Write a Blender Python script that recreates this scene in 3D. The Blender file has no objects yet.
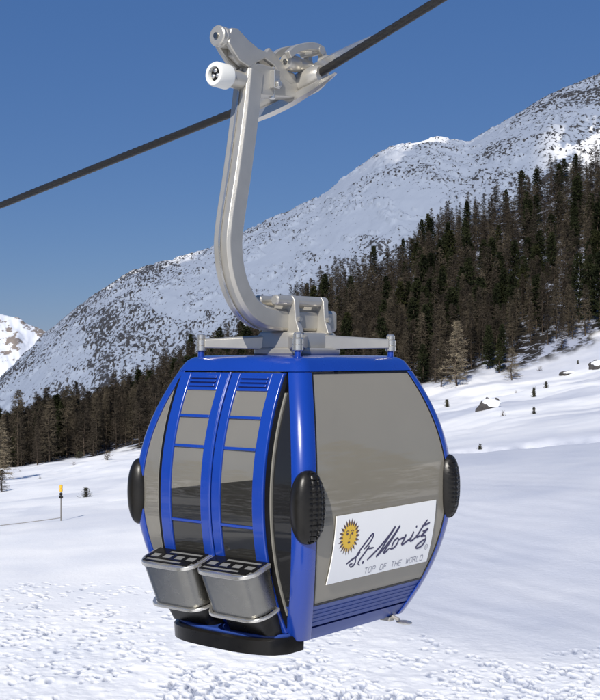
import bpy, bmesh, math, random
import numpy as np
from mathutils import Vector

random.seed(7)
RNG = np.random.default_rng(11)
scene = bpy.context.scene
C = scene.collection
EYE = 8.0                       # camera height above the near snow
FOC, HOR = 1214.0, 357.2        # focal length and eye level measured on a 600 px wide picture


# ------------------------------------------------------------------ materials
def new_mat(name):
    m = bpy.data.materials.new(name)
    m.use_nodes = True
    nt = m.node_tree
    return m, nt, nt.nodes['Principled BSDF']


def N(nt, typ, **kw):
    n = nt.nodes.new(typ)
    for k, v in kw.items():
        setattr(n, k, v)
    return n


def mat(name, col, rough=0.5, metal=0.0, var=0.12, vscale=6.0, bump=0.0, bscale=60.0, coat=0.0, spec=0.5, rvar=0.08):
    m, nt, b = new_mat(name)
    tc = N(nt, 'ShaderNodeTexCoord')
    nz = N(nt, 'ShaderNodeTexNoise')
    nz.inputs['Scale'].default_value = vscale
    nz.inputs['Detail'].default_value = 5
    nt.links.new(tc.outputs['Object'], nz.inputs['Vector'])
    mx = N(nt, 'ShaderNodeMix', data_type='RGBA')
    mx.inputs['A'].default_value = [c * (1 - var) for c in col] + [1]
    mx.inputs['B'].default_value = [min(1, c * (1 + var)) for c in col] + [1]
    nt.links.new(nz.outputs['Fac'], mx.inputs['Factor'])
    nt.links.new(mx.outputs['Result'], b.inputs['Base Color'])
    mr = N(nt, 'ShaderNodeMapRange')
    mr.inputs['To Min'].default_value = max(0.02, rough - rvar)
    mr.inputs['To Max'].default_value = rough + rvar
    nt.links.new(nz.outputs['Fac'], mr.inputs['Value'])
    nt.links.new(mr.outputs['Result'], b.inputs['Roughness'])
    b.inputs['Metallic'].default_value = metal
    b.inputs['Specular IOR Level'].default_value = spec
    b.inputs['Coat Weight'].default_value = coat
    b.inputs['Coat Roughness'].default_value = 0.06
    if bump:
        n2 = N(nt, 'ShaderNodeTexNoise')
        n2.inputs['Scale'].default_value = bscale
        n2.inputs['Detail'].default_value = 4
        nt.links.new(tc.outputs['Object'], n2.inputs['Vector'])
        bp = N(nt, 'ShaderNodeBump')
        bp.inputs['Strength'].default_value = bump
        bp.inputs['Distance'].default_value = 0.01
        nt.links.new(n2.outputs['Fac'], bp.inputs['Height'])
        nt.links.new(bp.outputs['Normal'], b.inputs['Normal'])
    return m


def glass_mat(name, body, tint, fac, gloss=0.35, smudge=0.2, trans=0.25):
    """tinted, slightly milky acrylic pane"""
    m, nt, b = new_mat(name)
    nt.nodes.remove(b)
    out = nt.nodes['Material Output']
    tr = N(nt, 'ShaderNodeBsdfTransparent')
    tr.inputs['Color'].default_value = (*tint, 1)
    df = N(nt, 'ShaderNodeBsdfDiffuse')
    tl = N(nt, 'ShaderNodeBsdfTranslucent')
    tl.inputs['Color'].default_value = (*body, 1)
    tc = N(nt, 'ShaderNodeTexCoord')
    nz = N(nt, 'ShaderNodeTexNoise')
    nz.inputs['Scale'].default_value = 2.2
    nz.inputs['Detail'].default_value = 6
    nt.links.new(tc.outputs['Object'], nz.inputs['Vector'])
    mx = N(nt, 'ShaderNodeMix', data_type='RGBA')
    mx.inputs['A'].default_value = [c * (1 - smudge) for c in body] + [1]
    mx.inputs['B'].default_value = [c * (1 + smudge) for c in body] + [1]
    nt.links.new(nz.outputs['Fac'], mx.inputs['Factor'])
    nt.links.new(mx.outputs['Result'], df.inputs['Color'])
    m0 = N(nt, 'ShaderNodeMixShader')
    m0.inputs['Fac'].default_value = trans
    nt.links.new(df.outputs[0], m0.inputs[1])
    nt.links.new(tl.outputs[0], m0.inputs[2])
    m1 = N(nt, 'ShaderNodeMixShader')
    m1.inputs['Fac'].default_value = fac
    nt.links.new(tr.outputs[0], m1.inputs[1])
    nt.links.new(m0.outputs[0], m1.inputs[2])
    gl = N(nt, 'ShaderNodeBsdfGlossy')
    gl.inputs['Roughness'].default_value = 0.03
    fr = N(nt, 'ShaderNodeFresnel')
    fr.inputs['IOR'].default_value = 1.75
    ma = N(nt, 'ShaderNodeMath', operation='MULTIPLY')
    ma.inputs[1].default_value = gloss
    nt.links.new(fr.outputs[0], ma.inputs[0])
    m2 = N(nt, 'ShaderNodeMixShader')
    nt.links.new(ma.outputs[0], m2.inputs['Fac'])
    nt.links.new(m1.outputs[0], m2.inputs[1])
    nt.links.new(gl.outputs[0], m2.inputs[2])
    nt.links.new(m2.outputs[0], out.inputs['Surface'])
    return m


M = {}
M['blue'] = mat('blue_paint', (0.006, 0.040, 0.29), 0.26, 0, 0.08, 3, coat=0.6, bump=0.02, bscale=25)
M['blue_dull'] = mat('dull_blue_paint', (0.022, 0.056, 0.25), 0.42, 0, 0.12, 5)
M['blue_dark'] = mat('shadow_blue_plastic', (0.006, 0.012, 0.10), 0.5, 0)
M['silver'] = mat('cast_silver_paint', (0.47, 0.45, 0.405), 0.34, 0.55, 0.10, 8, bump=0.08, bscale=90)
M['silver_bright'] = mat('polished_silver', (0.58, 0.565, 0.53), 0.24, 0.8, 0.08, 10)
M['pewter'] = mat('pewter_metal', (0.25, 0.245, 0.225), 0.26, 0.95, 0.14, 14, bump=0.10, bscale=140)
M['black'] = mat('black_plastic', (0.007, 0.0065, 0.006), 0.30, 0, 0.3, 20, bump=0.05, bscale=120, spec=0.25)
M['rubber'] = mat('black_rubber', (0.011, 0.010, 0.0085), 0.33, 0, 0.25, 30, bump=0.05, bscale=150, spec=0.3)
M['slot_grey'] = mat('light_grey_plastic', (0.19, 0.19, 0.18), 0.45, 0, 0.08)
M['white_cap'] = mat('white_nylon', (0.70, 0.70, 0.66), 0.4, 0, 0.06)
M['grey_strip'] = mat('grey_weatherstrip', (0.22, 0.21, 0.18), 0.45, 0)
M['interior'] = mat('dark_interior_plastic', (0.022, 0.021, 0.019), 0.5, 0, 0.3, 4)
M['seat'] = mat('grey_seat_plastic', (0.11, 0.105, 0.095), 0.5, 0, 0.25, 5)
M['milky'] = glass_mat('milky_rear_pane', (0.74, 0.71, 0.64), (0.6, 0.58, 0.5), 0.92, 0.15, 0.06, 0.62)
M['glass_front'] = glass_mat('tinted_end_pane', (0.60, 0.55, 0.44), (0.78, 0.74, 0.65), 0.50, 0.75, 0.06)
M['glass_door'] = glass_mat('tinted_door_pane', (0.46, 0.435, 0.375), (0.90, 0.88, 0.83), 0.40, 0.9, 0.08, 0.15)
M['glass_low'] = glass_mat('clear_lower_door_pane', (0.10, 0.097, 0.088), (0.66, 0.64, 0.60), 0.30, 1.0, 0.2, 0.1)
M['glass_side'] = glass_mat('dark_side_pane', (0.05, 0.05, 0.052), (0.22, 0.22, 0.22), 0.40, 0.55, 0.15)
M['sign'] = mat('white_sign_board', (0.90, 0.89, 0.86), 0.35, 0, 0.02)
M['ink'] = mat('navy_sign_ink', (0.028, 0.022, 0.085), 0.4, 0, 0.05)
M['ink_grey'] = mat('grey_sign_ink', (0.30, 0.30, 0.34), 0.5, 0, 0.05)
M['sun_yellow'] = mat('yellow_sign_ink', (0.80, 0.50, 0.035), 0.4, 0, 0.05)
M['sun_brown'] = mat('brown_sign_ink', (0.10, 0.055, 0.05), 0.4, 0, 0.1)
M['cable'] = mat('dark_steel_rope', (0.032, 0.031, 0.030), 0.45, 0.5, 0.25, 30)
M['bark'] = mat('grey_brown_bark', (0.075, 0.058, 0.045), 0.9, 0, 0.3, 3, spec=0.1)
M['pole_grey'] = mat('weathered_pole', (0.16, 0.15, 0.14), 0.7, 0, 0.2)
M['pole_yellow'] = mat('yellow_marker_paint', (0.72, 0.42, 0.03), 0.5, 0, 0.1)
M['rope'] = mat('grey_rope', (0.20, 0.19, 0.18), 0.8, 0, 0.1)


def crown_mat(name, c0, c1, scale=0.35):
    m, nt, b = new_mat(name)
    g = N(nt, 'ShaderNodeNewGeometry')
    nz = N(nt, 'ShaderNodeTexNoise')
    nz.inputs['Scale'].default_value = scale
    nz.inputs['Detail'].default_value = 4
    nt.links.new(g.outputs['Position'], nz.inputs['Vector'])
    cr = N(nt, 'ShaderNodeValToRGB')
    cr.color_ramp.elements[0].position = 0.34
    cr.color_ramp.elements[0].color = (*c0, 1)
    cr.color_ramp.elements[1].position = 0.68
    cr.color_ramp.elements[1].color = (*c1, 1)
    nt.links.new(nz.outputs['Fac'], cr.inputs['Fac'])
    nt.links.new(cr.outputs['Color'], b.inputs['Base Color'])
    b.inputs['Roughness'].default_value = 0.9
    b.inputs['Specular IOR Level'].default_value = 0.05
    return m


M['larch_grey'] = crown_mat('grey_brown_larch_twigs', (0.021, 0.0185, 0.0150), (0.074, 0.060, 0.045))
M['larch_tan'] = crown_mat('tan_larch_twigs', (0.036, 0.031, 0.023), (0.105, 0.086, 0.060))
M['larch_pale'] = crown_mat('pale_larch_twigs', (0.13, 0.108, 0.078), (0.27, 0.225, 0.155))
M['pine'] = crown_mat('dark_pine_needles', (0.008, 0.011, 0.006), (0.032, 0.037, 0.017))
M['pine_olive'] = crown_mat('olive_pine_needles', (0.012, 0.015, 0.007), (0.042, 0.044, 0.018))
M['shrub'] = crown_mat('dark_shrub_leaves', (0.02, 0.022, 0.014), (0.09, 0.085, 0.05), 2.0)
M['shrub_dry'] = crown_mat('dry_shrub_twigs', (0.06, 0.048, 0.036), (0.17, 0.13, 0.085), 2.0)


def snow_mat():
    m, nt, b = new_mat('meadow_snow')
    g = N(nt, 'ShaderNodeNewGeometry')
    at = N(nt, 'ShaderNodeAttribute', attribute_name='shade_tone')
    af = N(nt, 'ShaderNodeAttribute', attribute_name='litter')
    nz = N(nt, 'ShaderNodeTexNoise')
    nz.inputs['Scale'].default_value = 0.22
    nz.inputs['Detail'].default_value = 7
    nt.links.new(g.outputs['Position'], nz.inputs['Vector'])
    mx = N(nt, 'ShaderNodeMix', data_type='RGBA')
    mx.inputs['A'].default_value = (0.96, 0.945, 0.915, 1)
    mx.inputs['B'].default_value = (0.52, 0.54, 0.605, 1)  # blue-grey shade painted into the snow colour
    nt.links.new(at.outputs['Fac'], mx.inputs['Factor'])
    m2 = N(nt, 'ShaderNodeMix', data_type='RGBA', blend_type='MULTIPLY')
    cr = N(nt, 'ShaderNodeValToRGB')
    cr.color_ramp.elements[0].position = 0.3
    cr.color_ramp.elements[0].color = (0.86, 0.88, 0.92, 1)
    cr.color_ramp.elements[1].position = 0.65
    cr.color_ramp.elements[1].color = (1, 1, 1, 1)
    nt.links.new(nz.outputs['Fac'], cr.inputs['Fac'])
    m2.inputs['Factor'].default_value = 1
    nt.links.new(mx.outputs['Result'], m2.inputs['A'])
    nt.links.new(cr.outputs['Color'], m2.inputs['B'])
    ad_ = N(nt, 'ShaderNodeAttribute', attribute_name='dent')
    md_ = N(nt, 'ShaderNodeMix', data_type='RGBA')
    md_.inputs['B'].default_value = (0.33, 0.36, 0.44, 1)        # compacted sole of a footprint, with its shade put into the colour
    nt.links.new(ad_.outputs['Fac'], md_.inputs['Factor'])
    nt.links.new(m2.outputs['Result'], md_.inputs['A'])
    # forest floor: brush and needles over patchy snow
    n3 = N(nt, 'ShaderNodeTexNoise')
    n3.inputs['Scale'].default_value = 0.33
    n3.inputs['Detail'].default_value = 9
    n3.inputs['Roughness'].default_value = 0.68
    nt.links.new(g.outputs['Position'], n3.inputs['Vector'])
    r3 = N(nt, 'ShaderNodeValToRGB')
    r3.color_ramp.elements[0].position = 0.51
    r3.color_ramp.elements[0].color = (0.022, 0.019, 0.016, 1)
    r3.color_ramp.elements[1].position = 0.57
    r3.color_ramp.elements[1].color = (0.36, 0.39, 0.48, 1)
    ag = N(nt, 'ShaderNodeAttribute', attribute_name='gully')
    ad = N(nt, 'ShaderNodeMath', operation='MULTIPLY_ADD')
    ad.inputs[1].default_value = 0.13
    nt.links.new(ag.outputs['Fac'], ad.inputs[0])
    nt.links.new(n3.outputs['Fac'], ad.inputs[2])
    nt.links.new(ad.outputs[0], r3.inputs['Fac'])
    m3 = N(nt, 'ShaderNodeMix', data_type='RGBA')
    nt.links.new(af.outputs['Fac'], m3.inputs['Factor'])
    nt.links.new(md_.outputs['Result'], m3.inputs['A'])
    nt.links.new(r3.outputs['Color'], m3.inputs['B'])
    nt.links.new(m3.outputs['Result'], b.inputs['Base Color'])
    b.inputs['Roughness'].default_value = 0.55
    b.inputs['Specular IOR Level'].default_value = 0.25
    n4 = N(nt, 'ShaderNodeTexNoise')
    n4.inputs['Scale'].default_value = 5.0
    n4.inputs['Detail'].default_value = 9
    n4.inputs['Roughness'].default_value = 0.65
    nt.links.new(g.outputs['Position'], n4.inputs['Vector'])
    bp = N(nt, 'ShaderNodeBump')
    bp.inputs['Strength'].default_value = 0.45
    bp.inputs['Distance'].default_value = 0.06
    nt.links.new(n4.outputs['Fac'], bp.inputs['Height'])
    nt.links.new(bp.outputs['Normal'], b.inputs['Normal'])
    return m


def mountain_mat(name, snow, sunlit, rock0, rock1, scale=0.30, thr=0.70):
    m, nt, b = new_mat(name)
    g = N(nt, 'ShaderNodeNewGeometry')
    ar = N(nt, 'ShaderNodeAttribute', attribute_name='rock')
    af = N(nt, 'ShaderNodeAttribute', attribute_name='sunlit')
    mp = N(nt, 'ShaderNodeMapping')
    mp.inputs['Rotation'].default_value = (0, 0, math.radians(-22))
    mp.inputs['Scale'].default_value = (1, 0.24, 0.8)
    nt.links.new(g.outputs['Position'], mp.inputs['Vector'])
    nz = N(nt, 'ShaderNodeTexNoise')
    nz.inputs['Scale'].default_value = scale
    nz.inputs['Detail'].default_value = 9
    nz.inputs['Roughness'].default_value = 0.62
    nt.links.new(mp.outputs['Vector'], nz.inputs['Vector'])
    add = N(nt, 'ShaderNodeMath', operation='ADD')
    nt.links.new(ar.outputs['Fac'], add.inputs[0])
    nt.links.new(nz.outputs['Fac'], add.inputs[1])
    mr = N(nt, 'ShaderNodeMapRange')
    mr.inputs['From Min'].default_value = thr - 0.025
    mr.inputs['From Max'].default_value = thr + 0.025
    nt.links.new(add.outputs[0], mr.inputs['Value'])
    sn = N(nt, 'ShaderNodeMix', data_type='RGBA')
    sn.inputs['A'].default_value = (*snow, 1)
    sn.inputs['B'].default_value = (*sunlit, 1)
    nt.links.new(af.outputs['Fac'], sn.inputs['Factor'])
    n2 = N(nt, 'ShaderNodeTexNoise')
    n2.inputs['Scale'].default_value = 0.35
    n2.inputs['Detail'].default_value = 6
    nt.links.new(g.outputs['Position'], n2.inputs['Vector'])
    rk = N(nt, 'ShaderNodeMix', data_type='RGBA')
    rk.inputs['A'].default_value = (*rock0, 1)
    rk.inputs['B'].default_value = (*rock1, 1)
    nt.links.new(n2.outputs['Fac'], rk.inputs['Factor'])
    mx = N(nt, 'ShaderNodeMix', data_type='RGBA')
    nt.links.new(mr.outputs['Result'], mx.inputs['Factor'])
    nt.links.new(sn.outputs['Result'], mx.inputs['A'])
    nt.links.new(rk.outputs['Result'], mx.inputs['B'])
    nt.links.new(mx.outputs['Result'], b.inputs['Base Color'])
    b.inputs['Roughness'].default_value = 0.8
    b.inputs['Specular IOR Level'].default_value = 0.15
    return m


M['snow'] = snow_mat()
M['mountain'] = mountain_mat('shaded_snow_and_rock', (0.275, 0.315, 0.39), (0.80, 0.80, 0.80), (0.018, 0.019, 0.023), (0.062, 0.060, 0.062), 0.85)  # dull blue snow has grazing shade painted in, the paler snow sunlight
M['far_mountain'] = mountain_mat('far_snow_and_rock', (0.80, 0.82, 0.86), (0.86, 0.86, 0.87), (0.20, 0.18, 0.17), (0.34, 0.28, 0.23), 0.09, 0.70)
M['rock'] = mat('grey_rock', (0.055, 0.050, 0.047), 0.85, 0, 0.4, 2.0, bump=0.5, bscale=6)
M['snow_cap'] = mat('snow_cap', (0.90, 0.91, 0.93), 0.6, 0, 0.03)


# ------------------------------------------------------------------ mesh helpers
class MB:
    def __init__(s):
        s.v, s.f = [], []

    def add(s, vs, fs):
        o = len(s.v)
        s.v += [tuple(p) for p in vs]
        s.f += [tuple(i + o for i in f) for f in fs]

    def grid(s, rows, closed_u=False, closed_v=False):
        nr, nc = len(rows), len(rows[0])
        fs = []
        for i in range(nr if closed_v else nr - 1):
            for j in range(nc if closed_u else nc - 1):
                a, b = i % nr, (i + 1) % nr
                c, d = j % nc, (j + 1) % nc
                fs.append((a * nc + c, a * nc + d, b * nc + d, b * nc + c))
        s.add([p for r in rows for p in r], fs)

    def cap(s, loop):
        s.add(loop, [tuple(range(len(loop)))])

    def loft(s, loops, cap0=True, cap1=True):
        nc = len(loops[0])
        fs = []
        for i in range(len(loops) - 1):
            for j in range(nc):
                d = (j + 1) % nc
                fs.append((i * nc + j, i * nc + d, (i + 1) * nc + d, (i + 1) * nc + j))
        if cap0:
            fs.append(tuple(range(nc))[::-1])
        if cap1:
            fs.append(tuple((len(loops) - 1) * nc + k for k in range(nc)))
        s.add([p for l in loops for p in l], fs)

    def box(s, x0, x1, y0, y1, z0, z1):
        vs = [(x, y, z) for z in (z0, z1) for x, y in ((x0, y0), (x1, y0), (x1, y1), (x0, y1))]
        s.add(vs, [(3, 2, 1, 0), (4, 5, 6, 7), (0, 1, 5, 4), (1, 2, 6, 5), (2, 3, 7, 6), (3, 0, 4, 7)])

    def prism(s, poly, axis, a, b):
        """polygon in the plane normal to axis, extruded from a to b"""
        def P(p, w):
            return {'x': (w, p[0], p[1]), 'y': (p[0], w, p[1]), 'z': (p[0], p[1], w)}[axis]
        s.loft([[P(p, a) for p in poly], [P(p, b) for p in poly]])

    def tube(s, p0, p1, r0, r1=None, n=24, prof=None):
        r1 = r0 if r1 is None else r1
        p0, p1 = Vector(p0), Vector(p1)
        d = (p1 - p0)
        L = d.length
        d.normalize()
        u = d.orthogonal().normalized()
        w = d.cross(u)
        prof = prof or [(0, r0), (1, r1)]
        loops = []
        for t, r in prof:
            c = p0 + d * (L * t)
            loops.append([c + (u * math.cos(2 * math.pi * k / n) + w * math.sin(2 * math.pi * k / n)) * r for k in range(n)])
        s.loft(loops)

    def sweep(s, path, section, up):
        """section (a,b): a along up-vector 'up', b along path normal"""
        loops = []
        pts = [Vector(p) for p in path]
        up = Vector(up).normalized()
        for i, p in enumerate(pts):
            t = (pts[min(i + 1, len(pts) - 1)] - pts[max(i - 1, 0)]).normalized()
            nrm = up.cross(t).normalized()
            loops.append([p + up * a + nrm * b for a, b in section])
        s.loft(loops)


def obj(name, mb, m, parent=None, smooth=True, angle=35, bevel=0.0, seg=2, label=None):
    me = bpy.data.meshes.new(name)
    me.from_pydata(mb.v, [], mb.f)
    bm = bmesh.new()
    bm.from_mesh(me)
    bmesh.ops.remove_doubles(bm, verts=bm.verts, dist=1e-6)
    bmesh.ops.recalc_face_normals(bm, faces=bm.faces)
    bm.to_mesh(me)
    bm.free()
    for mm in (m if isinstance(m, (list, tuple)) else [m]):
        me.materials.append(mm)
    if smooth:
        me.shade_smooth()
        me.set_sharp_from_angle(angle=math.radians(angle))
    o = bpy.data.objects.new(name, me)
    C.objects.link(o)
    if parent is not None:
        o.parent = parent
    if bevel:
        md = o.modifiers.new('bevel', 'BEVEL')
        md.width = bevel
        md.segments = seg
        md.limit_method = 'ANGLE'
        md.angle_limit = math.radians(40)
        md.harden_normals = True
    if label:
        o['label'] = label
    return o


def tag(o, label=None, cat=None, group=None, kind=None):
    if label:
        o['label'] = label
    if cat:
        o['category'] = cat
    if group:
        o['group'] = group
    if kind:
        o['kind'] = kind
    return o


def thing(name, label, cat, loc=(0, 0, 0), rotz=0, group=None):
    o = bpy.data.objects.new(name, None)
    C.objects.link(o)
    o.location = loc
    o.rotation_euler = (0, 0, rotz)
    o.empty_display_size = 0.2
    return tag(o, label, cat, group)


def catmull(pts, n=6):
    pts = [Vector(p) for p in pts]
    out = []
    for i in range(len(pts) - 1):
        p0, p1, p2, p3 = pts[max(i - 1, 0)], pts[i], pts[i + 1], pts[min(i + 2, len(pts) - 1)]
        for k in range(n):
            t = k / n
            out.append(0.5 * ((2 * p1) + (p2 - p0) * t + (2 * p0 - 5 * p1 + 4 * p2 - p3) * t * t + (3 * p1 - p0 - 3 * p2 + p3) * t ** 3))
    out.append(pts[-1])
    return out


# ------------------------------------------------------------------ numpy noise
def _h(ix, iy, seed):
    h = (ix.astype(np.int64) * 374761393 + iy.astype(np.int64) * 668265263 + seed * 1446648777) & 0xffffffff
    h = ((h ^ (h >> 13)) * 1274126177) & 0xffffffff
    h = (h ^ (h >> 16)) & 0xffffffff
    return h / 4294967295.0


def vn(x, y, seed=0):
    ix, iy = np.floor(x), np.floor(y)
    fx, fy = x - ix, y - iy
    fx = fx * fx * fx * (fx * (fx * 6 - 15) + 10)
    fy = fy * fy * fy * (fy * (fy * 6 - 15) + 10)
    a, b = _h(ix, iy, seed), _h(ix + 1, iy, seed)
    c, d = _h(ix, iy + 1, seed), _h(ix + 1, iy + 1, seed)
    return (a * (1 - fx) + b * fx) * (1 - fy) + (c * (1 - fx) + d * fx) * fy


def fbm(x, y, seed=0, oct=5, gain=0.5):
    s, a, t = 0.0, 1.0, 0.0
    for k in range(oct):
        s = s + a * vn(x * 2 ** k + 17.3 * k, y * 2 ** k - 9.1 * k, seed + k)
        t += a
        a *= gain
    return s / t


def sstep(a, b, x):
    t = np.clip((x - a) / (b - a), 0, 1)
    return t * t * (3 - 2 * t)


# ------------------------------------------------------------------ terrain: surveyed heights over bearing and range
COLS = np.array([-200, -100, 0, 30, 75, 130, 180, 210, 270, 320, 350, 390, 430, 470, 510, 550, 600, 700, 850], float)
ROWS = np.array([2, 14, 28.3, 40, 60, 90, 140, 250, 400, 640, 760, 1000], float)


def lev(d, xs, ys):
    return -(np.interp(COLS, xs, ys) - HOR) / FOC * d


TAB = np.stack([
    np.full(len(COLS), -8.0), np.full(len(COLS), -8.0), np.full(len(COLS), -8.0),
    lev(40, [-200, 0, 300, 600, 850], [600, 599, 597, 592, 590]),
    lev(60, [-200, 0, 300, 600, 850], [545, 535, 513, 482, 460]),
    lev(90, [-200, 0, 300, 600, 850], [520, 502, 470, 430, 400]),
    lev(140, [-200, 0, 300, 600, 850], [508, 484, 441, 386, 345]),
    lev(250, [-200, 0, 150, 300, 450, 600, 850], [505, 470, 445, 413, 382, 347, 290]),
    lev(400, [-200, 0, 100, 150, 200, 250, 300, 350, 400, 450, 500, 550, 600, 850], [480, 447, 412, 392, 365, 343, 310, 287, 263, 232, 213, 190, 175, 90]),
    lev(640, [-200, -100, 0, 30, 75, 130, 180, 210, 270, 320, 350, 390, 430, 470, 510, 550, 600, 700, 850],
        [445, 412, 380, 350, 310, 273, 259, 250, 222, 201, 176, 150, 141, 144, 121, 98, 78, 35, -40]),
    lev(640, [-200, 0, 130, 350, 600, 850], [480, 420, 310, 215, 120, 0]),
    lev(640, [-200, 0, 130, 350, 600, 850], [560, 520, 430, 345, 260, 150]),
])


def base_h(X, Y):
    """smooth terrain height (relative to the eye) at ground position X, Y"""
    X, Y = np.asarray(X, float), np.asarray(Y, float)
    r = np.hypot(X, Y)
    th = np.arctan2(X, Y)
    thc = np.clip(th, -0.40, 0.42)
    px = 300 + FOC * np.tan(thc)
    d = np.clip(r * np.cos(thc), 2.01, 999)
    ci = np.clip(np.searchsorted(COLS, px) - 1, 0, len(COLS) - 2)
    cf = np.clip((px - COLS[ci]) / (COLS[ci + 1] - COLS[ci]), 0, 1)
    lr = np.log(ROWS)
    ri = np.clip(np.searchsorted(ROWS, d) - 1, 0, len(ROWS) - 2)

    def at(k):
        k = np.clip(k, 0, len(ROWS) - 1)
        return TAB[k, ci] * (1 - cf) + TAB[k, ci + 1] * cf
    h0, h1, h2, h3 = at(ri - 1), at(ri), at(ri + 1), at(ri + 2)
    x0, x1, x2, x3 = (lr[np.clip(ri + k, 0, len(ROWS) - 1)] for k in (-1, 0, 1, 2))
    ld = np.log(d)
    t = (ld - x1) / (x2 - x1)
    m1 = (h2 - h0) / np.maximum(x2 - x0, 1e-6) * (x2 - x1)
    m2 = (h3 - h1) / np.maximum(x3 - x1, 1e-6) * (x2 - x1)
    h = (2 * t ** 3 - 3 * t ** 2 + 1) * h1 + (t ** 3 - 2 * t ** 2 + t) * m1 + (-2 * t ** 3 + 3 * t ** 2) * h2 + (t ** 3 - t ** 2) * m2
    w = sstep(0.6, 1.5, np.abs(th))
    return h * (1 - w) + np.minimum(-8 + r * 0.01, 20) * w


# footprints and clods in the near snow
FEET = []
for k in range(3300):
    d = 28 + 15 * random.random() ** 2.0
    u = random.uniform(-0.29, 0.29)
    lim = 36.5 - 4.5 * max(0, u / 0.27) + 9.0 * max(0, -u / 0.27) + 1.5 * math.sin(u * 30)
    if d > lim:
        continue
    if float(vn(np.array([u * d / 1.3]), np.array([d / 1.8]), 201)[0]) < random.uniform(0.15, 0.75):
        continue
    FEET.append((u * d, d, random.uniform(0.10, 0.21), random.uniform(0.055, 0.10), random.uniform(-0.5, 0.9), random.uniform(0.035, 0.075)))


def bank(px, d):
    """shallow trodden track across the right of the meadow"""
    return None


def ground_h(X, Y):
    r = np.hypot(X, Y)
    h = base_h(X, Y)
    far = sstep(60, 160, r)
    amp = 0.16 + 0.55 * far
    wl = 7.0
    h = h + amp * (fbm(X / 9.0, Y / 16.0, 3, 4) - 0.5) * 2 * (1 - far) + far * 1.35 * (fbm(X / 16.0, Y / 30.0, 5, 5) - 0.5) * 2
    h = h + 0.05 * (fbm(X / 1.4, Y / 1.9, 8, 3) - 0.5) * (1 - sstep(45, 90, r))
    hum = sstep(85, 120, r) * sstep(-0.02, 0.10, X / np.maximum(Y, 1))
    h = h + hum * 0.55 * (fbm(X / 6.5, Y / 12.0, 45, 4) - 0.5)
    # old wind ripples running diagonally on the right
    rip = sstep(0.03, 0.12, X / np.maximum(Y, 1)) * (1 - sstep(55, 80, r)) * sstep(34, 38, r)
    h = h + rip * 0.02 * np.sin((X * 0.75 + Y * 0.5) * 5.0 + 4 * vn(X / 3, Y / 3, 21)) * vn(X / 2.5, Y / 2.5, 22)
    # churned snow close by
    churn = 1 - sstep(31, 40, r - 3.0 * np.clip(-X / np.maximum(Y, 1) * 3.5, -1, 1))
    h = h + churn * 0.10 * (fbm(X / 0.42, Y / 0.5, 31, 3) - 0.5)
    # track: a little step with a trodden edge
    tan = X / np.maximum(Y, 1)
    d0 = 87 - 30 * (tan - 0.15)
    tr = sstep(0.10, 0.13, tan) * np.exp(-((Y - d0) / 1.6) ** 2)
    h = h - tr * (0.5 + 1.1 * (fbm(X / 1.1, Y / 1.6, 41, 3) - 0.5))
    d1 = 76 + 20 * (tan + 0.25)
    tr2 = (1 - sstep(-0.14, -0.10, tan)) * np.exp(-((Y - d1) / 0.9) ** 2)
    h = h - tr2 * 0.16 * vn(X / 1.2, Y / 1.2, 43)
    return h


def grid_mesh(name, X, Y, Z, attrs, m):
    nr, nc = X.shape
    n = nr * nc
    co = np.empty((n, 3), np.float32)
    co[:, 0], co[:, 1], co[:, 2] = X.ravel(), Y.ravel(), Z.ravel() + EYE
    i = np.arange(nr - 1)[:, None] * nc + np.arange(nc - 1)[None, :]
    q = np.stack([i, i + nc, i + nc + 1, i + 1], -1).reshape(-1, 4)
    q = q[:, ::-1]
    me = bpy.data.meshes.new(name)
    me.vertices.add(n)
    me.vertices.foreach_set('co', co.ravel())
    me.loops.add(q.size)
    me.loops.foreach_set('vertex_index', np.ascontiguousarray(q, dtype=np.int32).ravel())
    me.polygons.add(len(q))
    me.polygons.foreach_set('loop_start', np.arange(len(q), dtype=np.int32) * 4)
    me.update(calc_edges=True)
    for k, a in attrs.items():
        at = me.attributes.new(k, 'FLOAT', 'POINT')
        at.data.foreach_set('value', np.ascontiguousarray(a.ravel(), dtype=np.float32))
    me.materials.append(m)
    me.shade_smooth()
    o = bpy.data.objects.new(name, me)
    C.objects.link(o)
    return o


dense = np.radians(np.arange(-16.5, 16.51, 0.075))
outer = np.radians(np.concatenate([np.arange(19, 40, 3), np.arange(40, 180.1, 7)]))
TH = np.concatenate([-outer[::-1], dense, outer])
TH[0], TH[-1] = -math.pi, math.pi
rr = [2.0, 6, 10, 14, 18, 22, 25, 26.5, 27.4]
while rr[-1] < 46:
    rr.append(rr[-1] + 0.055)
while rr[-1] < 396:
    rr.append(rr[-1] * 1.0062)
rr.append(400.0)
RR = np.array(rr)
T2, R2 = np.meshgrid(TH, RR)
GX, GY = R2 * np.sin(T2), R2 * np.cos(T2)
GZ = ground_h(GX, GY)
near = (R2 < 48) & (np.abs(T2) < 0.29)
ri_, ci_ = np.where(near)
r0, r1, c0, c1 = ri_.min(), ri_.max() + 1, ci_.min(), ci_.max() + 1
dent = np.zeros_like(GZ)
dd = dent[r0:r1, c0:c1]
sx, sy, sz = GX[r0:r1, c0:c1], GY[r0:r1, c0:c1], GZ[r0:r1, c0:c1]
rs = RR[r0:r1]
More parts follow.
